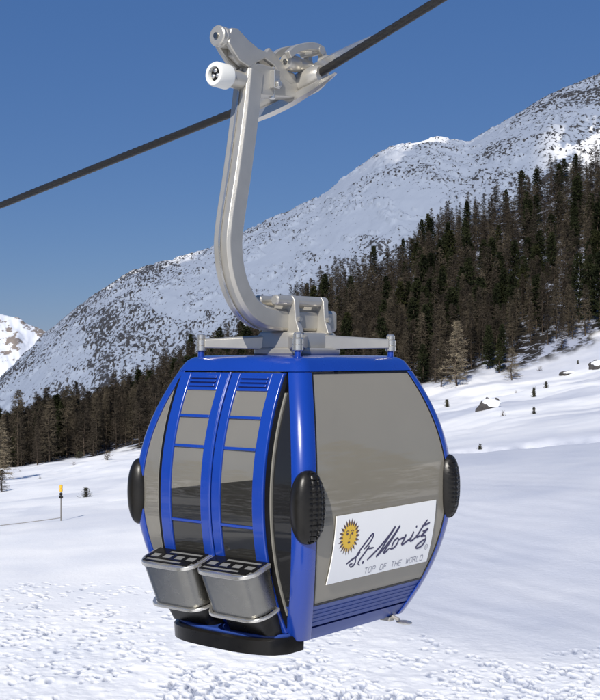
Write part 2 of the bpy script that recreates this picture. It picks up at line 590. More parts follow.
for fx, fy, a, b, rot, dep in FEET:
    d = math.hypot(fx, fy)
    i0, i1 = np.searchsorted(rs, [d - 0.5, d + 0.5])
    th = math.atan2(fx, fy)
    j0, j1 = np.searchsorted(TH[c0:c1], [th - 0.5 / d, th + 0.5 / d])
    if i1 - i0 < 2 or j1 - j0 < 2:
        continue
    dx, dy = sx[i0:i1, j0:j1] - fx, sy[i0:i1, j0:j1] - fy
    ca, sa = math.cos(rot), math.sin(rot)
    q = np.sqrt(((dx * ca + dy * sa) / b) ** 2 + ((-dx * sa + dy * ca) / a) ** 2)
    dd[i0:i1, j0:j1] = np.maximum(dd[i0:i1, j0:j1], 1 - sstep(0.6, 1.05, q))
    sz[i0:i1, j0:j1] += -dep * (1 - sstep(0.55, 1.05, q)) + dep * 0.16 * np.exp(-((q - 1.35) / 0.28) ** 2)
TAN = GX / np.maximum(GY, 1)
shade_tone = sstep(-0.04, 0.10, TAN + 0.10 * (fbm(GX / 14, GY / 22, 51, 4) - 0.5)) * (1 - sstep(85, 105, R2)) * sstep(29, 38, R2 + 5 * (fbm(GX / 3, GY / 3, 53, 3) - 0.5))  # shaded right side of the meadow, put into the snow colour
shade_tone = shade_tone * (0.55 + 0.45 * fbm(GX / 6, GY / 9, 57, 4))
shadow_bands = sstep(0.0, 0.08, TAN) * sstep(85, 110, R2) * sstep(0.50, 0.66, fbm(GX / 46 + GY / 90, GY / 11, 59, 4))  # tree shadow streaks painted as darker bands in the snow
shade_tone = np.maximum(shade_tone, 0.75 * shadow_bands)
shade_tone = np.maximum(shade_tone, 0.30 * sstep(0.52, 0.66, fbm(GX / 9, GY / 9, 58, 5)) * sstep(40, 60, R2))
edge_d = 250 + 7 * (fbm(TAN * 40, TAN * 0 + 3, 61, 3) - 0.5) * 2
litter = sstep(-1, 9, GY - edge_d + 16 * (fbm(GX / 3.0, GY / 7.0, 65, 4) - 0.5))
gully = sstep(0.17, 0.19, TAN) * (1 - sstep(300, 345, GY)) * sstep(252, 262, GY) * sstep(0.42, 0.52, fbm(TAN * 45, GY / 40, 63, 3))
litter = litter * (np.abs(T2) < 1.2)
ground = grid_mesh('snow_ground', GX, GY, GZ, {'shade_tone': shade_tone, 'litter': litter, 'gully': gully, 'dent': dent}, M['snow'])
tag(ground, kind='structure')


def mountain():
    th = np.radians(np.concatenate([np.arange(-40, -17, 1.5), np.arange(-16.5, 16.51, 0.07), np.arange(17.5, 40, 1.5)]))
    r = np.concatenate([np.arange(400, 560, 1.1), np.arange(560, 700, 0.8), np.arange(700, 1000, 12)])
    T, R = np.meshgrid(th, r)
    X, Y = R * np.sin(T), R * np.cos(T)
    Z = base_h(X, Y)
    px = 300 + FOC * np.tan(np.clip(T, -0.5, 0.5))
    s = np.clip((R - 400) / 240, 0, 1.2)
    rise = sstep(0.0, 0.10, s)
    # broad ribs and hollows, stretched down the fall line
    big = fbm(X / 38, R / 110, 71, 4) - 0.5
    Z = Z + rise * 5.0 * big * (1 - 0.5 * sstep(0.85, 1, s))
    dens = 0.056 + 0.07 * sstep(250, 60, px) + 0.11 * sstep(460, 545, px) * sstep(0.25, 0.6, s) + 0.05 * sstep(0.4, 0.0, s) + 0.035 * sstep(0.8, 1.0, s)
    dens = dens + 0.30 * (fbm((X + R * .3) / 26, R / 85, 73, 4) - 0.5)
    a = fbm((X + R * 0.3) / 4.5, R / 15.0, 75, 4, 0.6)
    rock = sstep(0.60 - 0.8 * dens, 0.72 - 0.8 * dens, a)
    ribs = 1 - np.abs(2 * fbm((X + R * 0.35) / 15, R / 90.0, 77, 4) - 1)
    Z = Z + rise * (1.5 * rock * (0.3 + a) + 2.2 * (ribs - 0.7) + 1.1 * (fbm(X / 5, R / 14, 83, 4) - 0.5))
    rock = np.clip(dens + 0.065 * rock + 0.07 * sstep(500, 560, px) * (1 - sstep(0.3, 0.45, s)), -0.1, 0.4)
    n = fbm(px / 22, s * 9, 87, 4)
    sunlit = np.maximum.reduce([  # sunlit patches painted as paler snow
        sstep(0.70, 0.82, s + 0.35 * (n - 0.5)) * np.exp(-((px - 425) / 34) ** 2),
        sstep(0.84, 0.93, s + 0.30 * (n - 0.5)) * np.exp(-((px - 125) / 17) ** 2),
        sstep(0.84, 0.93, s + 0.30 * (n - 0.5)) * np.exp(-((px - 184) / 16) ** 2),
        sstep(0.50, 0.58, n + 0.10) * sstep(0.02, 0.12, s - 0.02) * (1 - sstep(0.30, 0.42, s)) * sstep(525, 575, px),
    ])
    o = grid_mesh('mountain', X, Y, Z, {'rock': rock, 'sunlit': sunlit}, M['mountain'])
    tag(o, kind='structure')


mountain()


def far_mountain():
    th = np.radians(np.arange(-24, -2, 0.06))
    r = np.arange(1500, 2500, 7.0)
    T, R = np.meshgrid(th, r)
    px = 300 + FOC * np.tan(T)
    X, Y = R * np.sin(T), R * np.cos(T)
    sky = np.interp(px, [-250, -120, -60, 0, 18, 32, 46, 60, 100, 200], [250, 280, 300, 312, 316, 324, 331, 341, 380, 430])
    top = -(sky - HOR) / FOC * 2000
    s = (R - 1500) / 500
    Z = np.where(s < 1, -150 + (top + 150) * s ** 0.9, top - 0.5 * (R - 2000))
    v = fbm((X + R * .3) / 26, R / 80, 91, 5, 0.6)
    Z = Z + 26 * (fbm(X / 90, R / 200, 95, 5) - 0.5) + 9 * (v - 0.5)
    rock = 0.10 + 0.6 * (v - 0.5) + 0.10 * sstep(0.6, 0.95, s)
    o = grid_mesh('far_mountain', X, Y, Z, {'rock': rock, 'sunlit': rock * 0}, M['far_mountain'])
    tag(o, kind='structure')


far_mountain()


def ground_at(x, y):
    return float(ground_h(np.array([x]), np.array([y]))[0])


def meadow_point(px, py, lo=30, hi=255):
    """where a sight line from the eye meets the meadow"""
    u = (px - 300) / FOC
    w = (py - HOR) / FOC
    ds = np.arange(lo, hi, 0.25)
    h = ground_h(u * ds, ds)
    ok = np.where(h >= -w * ds)[0]
    d = ds[ok[0]] if len(ok) else hi
    return u * d, d, EYE + ground_at(u * d, d)


# ------------------------------------------------------------------ trees
def tri_mesh(name, V, F, m):
    me = bpy.data.meshes.new(name)
    V = np.ascontiguousarray(V, np.float32)
    F = np.ascontiguousarray(F, np.int32)
    me.vertices.add(len(V))
    me.vertices.foreach_set('co', V.ravel())
    me.loops.add(F.size)
    me.loops.foreach_set('vertex_index', F.ravel())
    me.polygons.add(len(F))
    me.polygons.foreach_set('loop_start', np.arange(len(F), dtype=np.int32) * 3)
    me.update(calc_edges=True)
    me.materials.append(m)
    return me


def unit(v):
    return v / np.maximum(np.linalg.norm(v, axis=-1, keepdims=True), 1e-9)


def tri_soup(p, d, w, L):
    """slender triangles rooted at p along d with half width w and length L"""
    s = unit(np.cross(d, RNG.normal(size=d.shape)))
    a, b, c = p - s * w[:, None], p + s * w[:, None], p + d * L[:, None]
    V = np.stack([a, b, c], 1).reshape(-1, 3)
    return V


def crown_soup(kind, nb, nt, spread, base=0.1, sparse=1.0):
    h = base + (1 - base) * (np.arange(nb) / nb) ** 0.9
    h = np.clip(h + RNG.normal(0, 0.012, nb), base, 0.995)
    az = np.arange(nb) * 2.399 + RNG.normal(0, 0.5, nb)
    q = (1 - h) / (1 - base)
    if kind == 'larch':
        L = spread * q ** 0.66 * RNG.uniform(0.45, 1.1, nb) + 0.014
        up = RNG.normal(0.03, 0.16, nb)
    else:
        L = spread * (q ** 0.5) * (0.55 + 0.45 * np.minimum(1, (h - base) * 6 + 0.3)) * RNG.uniform(0.55, 1.1, nb) + 0.015
        up = RNG.normal(0.12, 0.2, nb)
    d = unit(np.stack([np.cos(az), np.sin(az), up], 1))
    root = np.stack([np.zeros(nb), np.zeros(nb), h], 1)
    parts = [tri_soup(root, d, 0.0022 + 0.004 * q, L)]
    u = RNG.uniform(0.12, 1.0, (nb, nt)) ** 0.8
    p = root[:, None, :] + d[:, None, :] * (L[:, None] * u)[..., None]
    p = (p + RNG.normal(0, 0.006, p.shape)).reshape(-1, 3)
    n = len(p)
    if kind == 'larch':
        td = unit(RNG.normal(size=(n, 3)) * [1, 1, 0.8] + np.repeat(d, nt, 0) * 0.7 + [0, 0, -0.25])
        parts.append(tri_soup(p, td, RNG.uniform(0.0016, 0.0036, n) * sparse, RNG.uniform(0.02, 0.055, n)))
    else:
        td = unit(RNG.normal(size=(n, 3)) + np.repeat(d, nt, 0) * 0.8 + [0, 0, 0.25])
        parts.append(tri_soup(p, td, RNG.uniform(0.004, 0.009, n) * sparse, RNG.uniform(0.018, 0.042, n)))
    V = np.concatenate(parts)
    return V


def trunk_soup(r=0.012, n=6, top=0.97):
    lean = RNG.normal(0, 0.012, (4, 2))
    zs = [-0.05, 0.3, 0.65, top]
    rad = [r * 1.25, r * 0.8, r * 0.45, r * 0.12]
    V, F = [], []
    for k in range(4):
        for j in range(n):
            a = 2 * math.pi * j / n
            V.append((lean[k, 0] * (k > 0) + rad[k] * math.cos(a), lean[k, 1] * (k > 0) + rad[k] * math.sin(a), zs[k]))
    for k in range(3):
        for j in range(n):
            a, b = k * n + j, k * n + (j + 1) % n
            F += [(a, b, b + n), (a, b + n, a + n)]
    return np.array(V), np.array(F)


def protos(kind, specs):
    out = []
    for (nb, nt, spread, base, m) in specs:
        V = crown_soup(kind, nb, nt, spread, base)
        cr = tri_mesh('crown', V, np.arange(len(V)).reshape(-1, 3), M[m])
        tv, tf = trunk_soup(0.013 if kind == 'larch' else 0.016)
        tk = tri_mesh('trunk', tv, tf, M['bark'])
        out.append((cr, tk))
    return out


LARCH = protos('larch', [(150, 22, 0.21, 0.06, 'larch_grey'), (160, 22, 0.19, 0.08, 'larch_grey'), (145, 24, 0.24, 0.05, 'larch_grey'),
                         (150, 22, 0.20, 0.06, 'larch_tan'), (155, 22, 0.22, 0.08, 'larch_tan'), (130, 26, 0.26, 0.05, 'larch_pale')])
PINE = protos('pine', [(190, 28, 0.19, 0.05, 'pine'), (180, 30, 0.22, 0.05, 'pine'), (200, 26, 0.17, 0.08, 'pine'), (180, 28, 0.21, 0.05, 'pine_olive')])
FAR_LARCH = [crown_soup('larch', 85, 15, random.uniform(0.19, 0.25), 0.06, 1.5) for _ in range(6)]
LARCH_V = [crown_soup('larch', 110, 18, 0.2, 0.06, 1.2) for _ in range(3)]
PINE_V = [crown_soup('pine', 110, 18, 0.2, 0.06, 1.2) for _ in range(3)]
FAR_PINE = [crown_soup('pine', 85, 15, random.uniform(0.17, 0.22), 0.06, 1.2) for _ in range(4)]


def tree(name, protopair, loc, H, wide, rot, label, cat, group=None):
    r = bpy.data.objects.new(name, None)
    C.objects.link(r)
    r.location, r.rotation_euler, r.scale = loc, (0, 0, rot), (H * wide, H * wide, H)
    tag(r, label, cat, group)
    for nm, me in (('crown', protopair[0]), ('trunk', protopair[1])):
        o = bpy.data.objects.new(nm, me)
        C.objects.link(o)
        o.parent = r
    return r


def in_cabin_shadow_of_view(px, py_top, py_bot):
    return 160 < px < 432 and py_top > 372


spots = []
cell = {}
tries = 0
while len(spots) < 1700 and tries < 90000:
    tries += 1
    d = 250 + 165 * random.random() ** 0.85
    u = random.uniform(-0.30, 0.30)
    px = 300 + FOC * u
    edge = 253 + 5 * math.sin(px * 0.11) + random.uniform(-1, 7)
    if d < edge:
        continue
    tl = 400 + 12 * math.sin(px * 0.045) + random.uniform(-22, 12)
    if d > tl:
        continue
    if random.random() < 0.35 * max(0, (d - 340) / 70):      # thins out towards the treeline
        continue
    # open snowy gully on the right
    g = (px - 545) / 60
    if px > 505 and d < 318 + 10 * math.sin(px * .2) and random.random() < 0.58:
        continue
    if px > 470 and 300 < d < 395 and random.random() < 0.25:
        continue
    x, y = u * d, d
    k = (int(x // 3), int(y // 3))
    if any((x - a) ** 2 + (y - b) ** 2 < 2.4 ** 2 for i in (-1, 0, 1) for j in (-1, 0, 1) for a, b in cell.get((k[0] + i, k[1] + j), ())):
        continue
    cell.setdefault(k, []).append((x, y))
    spots.append((x, y, px, d))
spots.sort(key=lambda s: s[3])
larch_n = pine_n = 0
stuff_V = {'larch_grey': [], 'larch_tan': [], 'pine': []}
XY = np.array([(s[0], s[1]) for s in spots])
GH = ground_h(XY[:, 0], XY[:, 1])
for i, (x, y, px, d) in enumerate(spots):
    clump = float(vn(np.array([px / 38.0]), np.array([d / 25.0]), 131)[0])
    is_pine = random.random() < (0.40 if clump > 0.62 else 0.08) * (1.0 if d < 350 else 0.45) + (0.08 if px > 380 and d < 350 else 0)
    H = random.uniform(9.5, 14.5) * (1 - 0.22 * max(0, (d - 330) / 80))
    if d < 262:
        H *= random.uniform(0.7, 1.0)
    z = EYE + GH[i] - 0.2
    py_b = HOR - (z - EYE) / d * FOC
    py_t = py_b - H / d * FOC
    hidden = in_cabin_shadow_of_view(px, py_t, py_b) or px < -12 or px > 612
    if is_pine and pine_n < 280 and not hidden:
        pine_n += 1
        v = random.choice((0, 1, 2, 0, 1, 2, 3))
        tree('pine_tree', PINE[v], (x, y, z), H * random.uniform(0.9, 1.15), random.uniform(0.8, 1.15), random.uniform(0, 6.28),
             'dark green pine among bare larches in the slope forest' if v < 3 else 'olive green pine among bare larches in the slope forest', 'pine tree',
             'dark pines in the slope forest' if v < 3 else 'olive pines in the slope forest')
    elif not is_pine and larch_n < 295 and not hidden:
        larch_n += 1
        v = random.choice((0, 1, 2, 0, 1, 2, 3, 4)) if random.random() < 0.8 else 3
        tree('larch_tree', LARCH[v], (x, y, z), H * random.uniform(0.85, 1.2), random.uniform(0.75, 1.1), random.uniform(0, 6.28),
             'bare grey brown larch in the slope forest' if v < 3 else 'bare tan larch in the slope forest', 'larch tree',
             'grey brown larches in the slope forest' if v < 3 else 'tan larches in the slope forest')
    else:
        kk = 'pine' if is_pine else ('larch_tan' if random.random() < 0.25 else 'larch_grey')
        V = random.choice(FAR_PINE if is_pine else FAR_LARCH)
        ra = random.uniform(0, 6.28)
        V = V @ np.array([[math.cos(ra), math.sin(ra), 0], [-math.sin(ra), math.cos(ra), 0], [0, 0, 1]])
        tz = np.array([[-0.012, 0, 0], [0.012, 0, 0], [0, 0, 0.96], [0, -0.012, 0], [0, 0.012, 0], [0, 0, 0.96]])
        V = np.concatenate([V, tz]) * [H, H, H] + [x, y, z]
        stuff_V[kk].append(V)

for nn_ in range(100):  # unseen trees beside the view, added for reflections in the cabin glass
    sgn = random.choice((-1, 1))
    rr_, th_ = random.uniform(26, 70), math.radians(sgn * random.uniform(62, 118))
    if nn_ < 9:
        rr_, th_ = random.uniform(12, 19), math.radians(-random.uniform(70, 112))
    x, y = rr_ * math.sin(th_), rr_ * math.cos(th_)
    Hh = random.uniform(6, 15) if nn_ >= 9 else random.uniform(11, 16)
    V = random.choice(LARCH_V if random.random() < 0.6 else PINE_V) * [Hh, Hh, Hh] + [x, y, EYE + float(ground_h(np.array([x]), np.array([y]))[0]) - 0.2]
    stuff_V['pine'].append(V)
allV, mats_i = [], []
for mi, (k, L) in enumerate(stuff_V.items()):
    if L:
        V = np.concatenate(L)
        allV.append(V)
        mats_i.append(np.full(len(V) // 3, mi, np.int32))
V = np.concatenate(allV)
fm = tri_mesh('forest_and_reflection_trees', V, np.arange(len(V)).reshape(-1, 3), M['larch_grey'])
fm.materials.append(M['larch_tan'])
fm.materials.append(M['pine'])
fm.polygons.foreach_set('material_index', np.concatenate(mats_i))
fo = bpy.data.objects.new('forest_and_reflection_trees', fm)
C.objects.link(fo)
tag(fo, 'dense mass of farther bare larches and pines covering the upper slope, plus unseen trees added for reflections', 'forest', kind='stuff')


def lone(px, py, H, pair, wide, name, label, cat):
    x, y, z = meadow_point(px, py)
    return tree(name, pair, (x, y, z - 0.1), H, wide, random.uniform(0, 6.28), label, cat)


lone(457, 386, 13.0, LARCH[5], 1.15, 'larch_tree', 'tallest pale tan larch at the forest edge right of the cabin roof', 'larch tree')
lone(441, 387, 10.0, LARCH[4], 0.9, 'larch_tree', 'narrow pale brown larch at the forest edge just beside the blue cabin', 'larch tree')
lone(512, 380, 6.4, LARCH[5], 1.5, 'larch_tree', 'short bushy tan larch standing out on the snow before the forest', 'larch tree')
lone(499, 373, 7.0, PINE[3], 0.9, 'pine_tree', 'small dark green pine directly left of the bushy tan larch', 'pine tree')
lone(0, 480, 9.0, LARCH[5], 1.3, 'larch_tree', 'pale larch cut by the left edge of the photograph', 'larch tree')
lone(2, 492, 2.0, LARCH[4], 1.7, 'larch_sapling', 'tiny tan sapling below the pale larch at the left edge', 'sapling')


# ------------------------------------------------------------------ small things on the meadow
def shrub(px, py, h, wide, m, name, label, cat, n=170, up=0.9):
    x, y, z = meadow_point(px, py)
    h *= 0.75
    r = thing(name, label, cat, (x, y, z - 0.05))
    n *= 3
    az = RNG.uniform(0, 6.28, n)
    hh = RNG.uniform(0.02, 0.95, n) ** 1.2
    rad = np.abs(RNG.normal(0, 0.42, n)) * wide * (1 - 0.75 * hh)
    p = np.stack([np.cos(az) * rad, np.sin(az) * rad, hh], 1) * h
    d = unit(np.stack([np.cos(az) * wide, np.sin(az) * wide, RNG.uniform(-0.1, 1.2, n) * up], 1) + RNG.normal(0, 0.3, (n, 3)))
    V1 = tri_soup(p, d, RNG.uniform(0.012, 0.032, n) * h, RNG.uniform(0.10, 0.30, n) * h)
    o = bpy.data.objects.new('foliage', tri_mesh('foliage', V1, np.arange(len(V1)).reshape(-1, 3), M[m]))
    C.objects.link(o)
    o.parent = r
    k = 7
    az = RNG.uniform(0, 6.28, k)
    d = unit(np.stack([np.cos(az) * wide * .7, np.sin(az) * wide * .7, np.ones(k)], 1))
    V2 = tri_soup(np.zeros((k, 3)), d, np.full(k, 0.035 * h), np.full(k, 0.9 * h))
    o = bpy.data.objects.new('stem', tri_mesh('stem', V2, np.arange(len(V2)).reshape(-1, 3), M['bark']))
    C.objects.link(o)
    o.parent = r


shrub(447, 407, 1.25, 0.45, 'shrub', 'small_conifer', 'small dark seedling in the snow nearest the cabin window on the right', 'seedling')
shrub(534, 397, 1.5, 0.28, 'shrub', 'small_conifer', 'thin upright seedling in the snow right of the boulder', 'seedling')
shrub(546, 388, 1.1, 0.5, 'shrub', 'small_conifer', 'squat dark seedling up slope of the thin upright one', 'seedling')
shrub(534, 414, 0.9, 0.4, 'shrub', 'small_conifer', 'low dark seedling in the snow directly below the thin upright one', 'seedling')
shrub(578, 364, 1.0, 0.4, 'shrub', 'small_conifer', 'lone dark seedling near the forest edge at far right', 'seedling')
shrub(480, 450, 0.6, 0.6, 'shrub', 'small_conifer', 'tiny dark tuft beside the trodden track below the boulder', 'seedling')
shrub(503, 416, 0.8, 0.8, 'shrub_dry', 'dry_shrub', 'faint dry twigs poking out of the snow below the boulder', 'shrub', 40)
shrub(516, 393, 0.6, 0.9, 'shrub_dry', 'dry_shrub', 'small dry tuft between the boulder and the thin upright seedling', 'shrub', 40)
shrub(540, 371, 1.3, 1.2, 'shrub_dry', 'dry_shrub', 'low brown brush on the snow mound right of the bushy larch', 'shrub', 60)
shrub(86, 497, 0.95, 0.7, 'shrub', 'small_conifer', 'dark ragged seedling leaning right beside the yellow topped pole', 'seedling')
shrub(80, 456, 1.9, 1.3, 'shrub', 'evergreen_bush', 'low olive bush at the foot of the forest on the left', 'bush')
shrub(108, 460, 2.2, 0.8, 'shrub_dry', 'dry_shrub', 'bare twiggy shrub at the forest foot left of the cabin', 'shrub', 70)
shrub(40, 479, 0.5, 0.9, 'shrub', 'small_conifer', 'tiny dark tuft alone on the snow at upper left', 'seedling', 60)
shrub(74, 465, 0.8, 1.6, 'shrub_dry', 'dry_shrub', 'flat dry brush half buried below the olive bush', 'shrub', 50)
shrub(20, 472, 0.55, 2.0, 'shrub_dry', 'dry_shrub', 'flat grey brush half buried in snow near the left edge', 'shrub', 60)


def blob(rx, ry, rz, seed, nz=0.25, cut=None):
    mb = MB()
    rows = []
    rnd = random.Random(seed)
    ph = [rnd.uniform(0, 6) for _ in range(9)]
    for i in range(15):
        a = math.pi * i / 14
        row = []
        for j in range(22):
            b = 2 * math.pi * j / 22
            k = 1 + nz * (0.5 * math.sin(2 * b + ph[0] + 2 * a) + 0.35 * math.sin(3 * b + ph[1] - a * 3) + 0.25 * math.sin(5 * b + ph[2] + 4 * a) + 0.22 * math.sin(9 * b + ph[3] + 2 * math.sin(7 * a + ph[4])))
            x, y, z = rx * math.sin(a) * math.cos(b) * k, ry * math.sin(a) * math.sin(b) * k, rz * math.cos(a) * k
            row.append((x, y, max(z, -0.5 * rz)))
        rows.append(row)
    mb.grid(rows, closed_u=True)
    return mb


def boulder(px, py, rx, rz, label, seed, cap=True):
    x, y, z = meadow_point(px, py)
    r = thing('boulder', label, 'boulder', (x, y, z))
    obj('rock', blob(rx, rx * 0.8, rz, seed, 0.3), M['rock'], r, angle=25)
    if cap:
        c = obj('snow_cap', blob(rx * 1.0, rx * 0.85, rz * 0.62, seed + 1, 0.18), M['snow_cap'], r)
        c.location = (rx * 0.30, -0.15 * rx, rz * 0.52)


boulder(487, 409, 1.0, 0.95, 'dark boulder with a thick snow cap in the middle of the right meadow', 5)
boulder(497, 405, 0.42, 0.62, 'small tan rock touching the right side of the snow capped boulder', 9, False)
boulder(567, 374, 1.4, 0.5, 'low snow covered rock near the upper edge of the right meadow', 15)
boulder(597, 368, 1.5, 1.2, 'dark snow topped rock cut by the right edge of the photograph', 21)

# marker pole and rope at left
x, y, z = meadow_point(61, 521)
pole = thing('marker_pole', 'thin grey pole with a yellow top standing in the snow at left', 'marker pole', (x, y, z))
kk = y / FOC
mb = MB()
mb.tube((0, 0, -0.3), (0, 0, 34 * kk), 0.035, 0.03, 10)
obj('pole', mb, M['pole_grey'], pole)
mb = MB()
mb.tube((0, 0, 29 * kk), (0, 0, 36 * kk), 0.075, n=12, prof=[(0, 0.06), (0.1, 0.085), (0.45, 0.085), (0.5, 0.06), (0.55, 0.085), (0.9, 0.085), (1, 0.03)])
obj('marker_top', mb, M['pole_yellow'], pole)
mb = MB()
mb.box(-0.10, 0.10, -0.06, 0.06, 22.5 * kk, 25 * kk)
mb.box(-0.07, 0.07, -0.05, 0.05, 25.4 * kk, 28 * kk)
obj('bracket', mb, M['black'], pole, bevel=0.01)
mb = MB()
pts = []
for t in np.linspace(0, 1, 30):
    qx, qy = x - 9.0 * t, y + 0.4 * t
    pts.append(Vector((qx, qy, EYE + ground_at(qx, qy) + 0.10 * (1 - 0.5 * t) + 0.06 - 0.12 * math.sin(math.pi * t))))
sec = [(0.02 * math.cos(a), 0.02 * math.sin(a)) for a in np.linspace(0, 2 * math.pi, 7)[:-1]]
mb.sweep(pts, sec, (0, 0, 1))
tag(obj('guide_rope', mb, M['rope']), 'thin grey rope running from the yellow topped pole out of frame', 'rope')

# ------------------------------------------------------------------ the gondola
H = 2.1
CX, CY, YAW = -0.0216, 9.8207, -0.6835
BASE = 2.25


def hx(z):
    s = (z + H / 2) / (H / 2)
    return 0.5923 + 0.2922 * (1 - s * s)


def hy(z):
    s = (z + H / 2) / (H / 2)
    return 0.6973 + 0.3010 * (1 - s * s)


gondola = thing('gondola_cabin', 'blue cable car gondola with silver hanger arm hanging from the cable', 'gondola', (CX, CY, EYE - BASE), YAW)


def S(face, t, z, out=0.0):
    if face == 'door':
        p = (t, -(hy(z) + out))
    elif face == 'window':
        p = (hx(z) + out, t)
    elif face == 'back':
        p = (-t, hy(z) + out)
    else:
        p = (-(hx(z) + out), -t)
    return (p[0], p[1], z + BASE)


def panel(mb, face, t0, t1, z0, z1, out=0.0, thick=0.03, nt=2, nz=12):
    f0 = t0 if callable(t0) else (lambda z: t0)
    f1 = t1 if callable(t1) else (lambda z: t1)
    loops = []
    zs = [z0 + (z1 - z0) * i / nz for i in range(nz + 1)]
    for z in zs:
        a, b = f0(z), f1(z)
        o = [S(face, a + (b - a) * j / nt, z, out) for j in range(nt + 1)]
        n = [S(face, a + (b - a) * j / nt, z, out - thick) for j in range(nt, -1, -1)]
        loops.append(o + n)
    mb.loft(loops)


def pane_grid(mb, t0, t1, za, zb, out, thick, nt=6, nz=24):
    """curved pane on the door side whose upper and lower edges may slope"""
    ts = [t0 + (t1 - t0) * j / nt for j in range(nt + 1)]
    loops = []
    for i in range(nz + 1):
        f = i / nz
        o = [S('door', t, za(t) + (zb(t) - za(t)) * f, out) for t in ts]
        n = [S('door', t, za(t) + (zb(t) - za(t)) * f, out - thick) for t in reversed(ts)]
        loops.append(o + n)
    mb.loft(loops)


def up(p):
    return (p[0], p[1], p[2] + BASE)


def ring(z, off, r=0.11, n=7):
    a, b = hx(z) + off, hy(z) + off
    r = max(0.02, r + off)
    out = []
    for sx_, sy_, s0 in ((1, 1, 0), (-1, 1, 90), (-1, -1, 180), (1, -1, 270)):
        for k in range(n):
            an = math.radians(s0 + 90 * k / (n - 1))
            out.append((sx_ * (a - r) + r * math.cos(an), sy_ * (b - r) + r * math.sin(an), z + BASE))
    return out


def ring_at(z, off, zz, r=0.11):
    return [(p[0], p[1], zz + BASE) for p in ring(z, off, r)]


# roof shell
mb = MB()
loops = [ring_at(0, -0.35, 0.018), ring_at(0, -0.12, 0.012), ring_at(0, -0.035, 0.0), ring_at(0, -0.008, -0.012), ring(-0.03, 0), ring(-0.06, 0.004), ring(-0.104, 0.006), ring_at(-0.104, -0.012, -0.108), ring_at(-0.104, -0.06, -0.108)]
mb.loft(loops)
obj('roof', mb, M['blue'], gondola, angle=50)

# corner posts
FL_W, FL_D = 0.135, 0.125


def corner_post(sx_, sy_):
    mb = MB()
    loops = []
    nz = 36
    for i in range(nz + 1):
        z = -0.109 + (-2.095 + 0.109) * i / nz
        a, b, r = hx(z), hy(z), 0.10
        fl = 0.03 * max(0, (-z - 1.75) / 0.35)
        o = [(a, b - FL_W), (a, b - r)]
        for k in range(1, 7):
            an = math.radians(90 * k / 7)
            o.append((a - r + r * math.cos(an), b - r + r * math.sin(an)))
        o += [(a - r, b), (a - FL_D - fl, b)]
        th = 0.05
        inn = [(a - FL_D - fl, b - th), (a - r, b - th), (a - th - 0.01, b - th - 0.01), (a - th, b - r), (a - th, b - FL_W)]
        loops.append([(sx_ * p, sy_ * q, z + BASE) for p, q in o + inn])
    mb.loft(loops)
    return mb


for sx_ in (1, -1):
    for sy_ in (1, -1):
        obj('corner_post', corner_post(sx_, sy_), M['blue'], gondola, bevel=0.008)

# lower ribbed band and skirt
mb = MB()
loops = [ring_at(-1.80, -0.06, -1.812), ring_at(-1.80, -0.012, -1.812)]
for z in (-1.848, -1.880, -1.912, -1.944):
    loops += [ring(z + 0.008, -0.012), ring(z + 0.003, -0.016), ring(z - 0.003, -0.016), ring(z - 0.008, -0.012)]
loops += [ring(-1.982, -0.010), ring_at(-1.982, -0.035, -1.986), ring_at(-1.99, -0.035, -1.996)]
mb.loft(loops)
obj('lower_band', mb, M['blue_dull'], gondola, angle=25)
mb = MB()
mb.loft([ring_at(-2.0, -0.045, -1.9965), ring_at(-2.0, -0.012, -2.0), ring(-2.05, -0.012), ring(-2.09, -0.02), ring_at(-2.09, -0.05, -2.11), ring_at(-2.09, -0.25, -2.115)])
obj('skirt', mb, M['blue_dull'], gondola, angle=30)
# floor, benches, lining
mb = MB()
mb.loft([ring_at(-1.95, -0.07, -1.97), ring_at(-1.95, -0.07, -1.93)])
obj('floor', mb, M['interior'], gondola)
for sgn in (1, -1):
    mb = MB()
    mb.prism([(sgn * 0.36, -1.55 + BASE), (sgn * 0.80, -1.52 + BASE), (sgn * 0.80, -1.45 + BASE), (sgn * 0.36, -1.48 + BASE)], 'y', -0.66, 0.66)
    mb.prism([(sgn * 0.56, -1.93 + BASE), (sgn * 0.60, -1.93 + BASE), (sgn * 0.60, -1.535 + BASE), (sgn * 0.56, -1.54 + BASE)], 'y', -0.6, 0.6)
    obj('bench', mb, M['seat'], gondola, bevel=0.015)
mb = MB()
for k in (-0.28, 0.28):
    mb.tube((k, 0.15, -0.11 + BASE), (k, 0.15, -1.93 + BASE), 0.018, n=12)
mb.tube((-0.28, 0.15, -0.36 + BASE), (0.28, 0.15, -0.36 + BASE), 0.016, n=12)
obj('handrail', mb, M['interior'], gondola)

tw = lambda s: (lambda z: s * (hy(z) - FL_W - 0.002))
td = lambda s: (lambda z: s * (hx(z) - FL_D - 0.002))


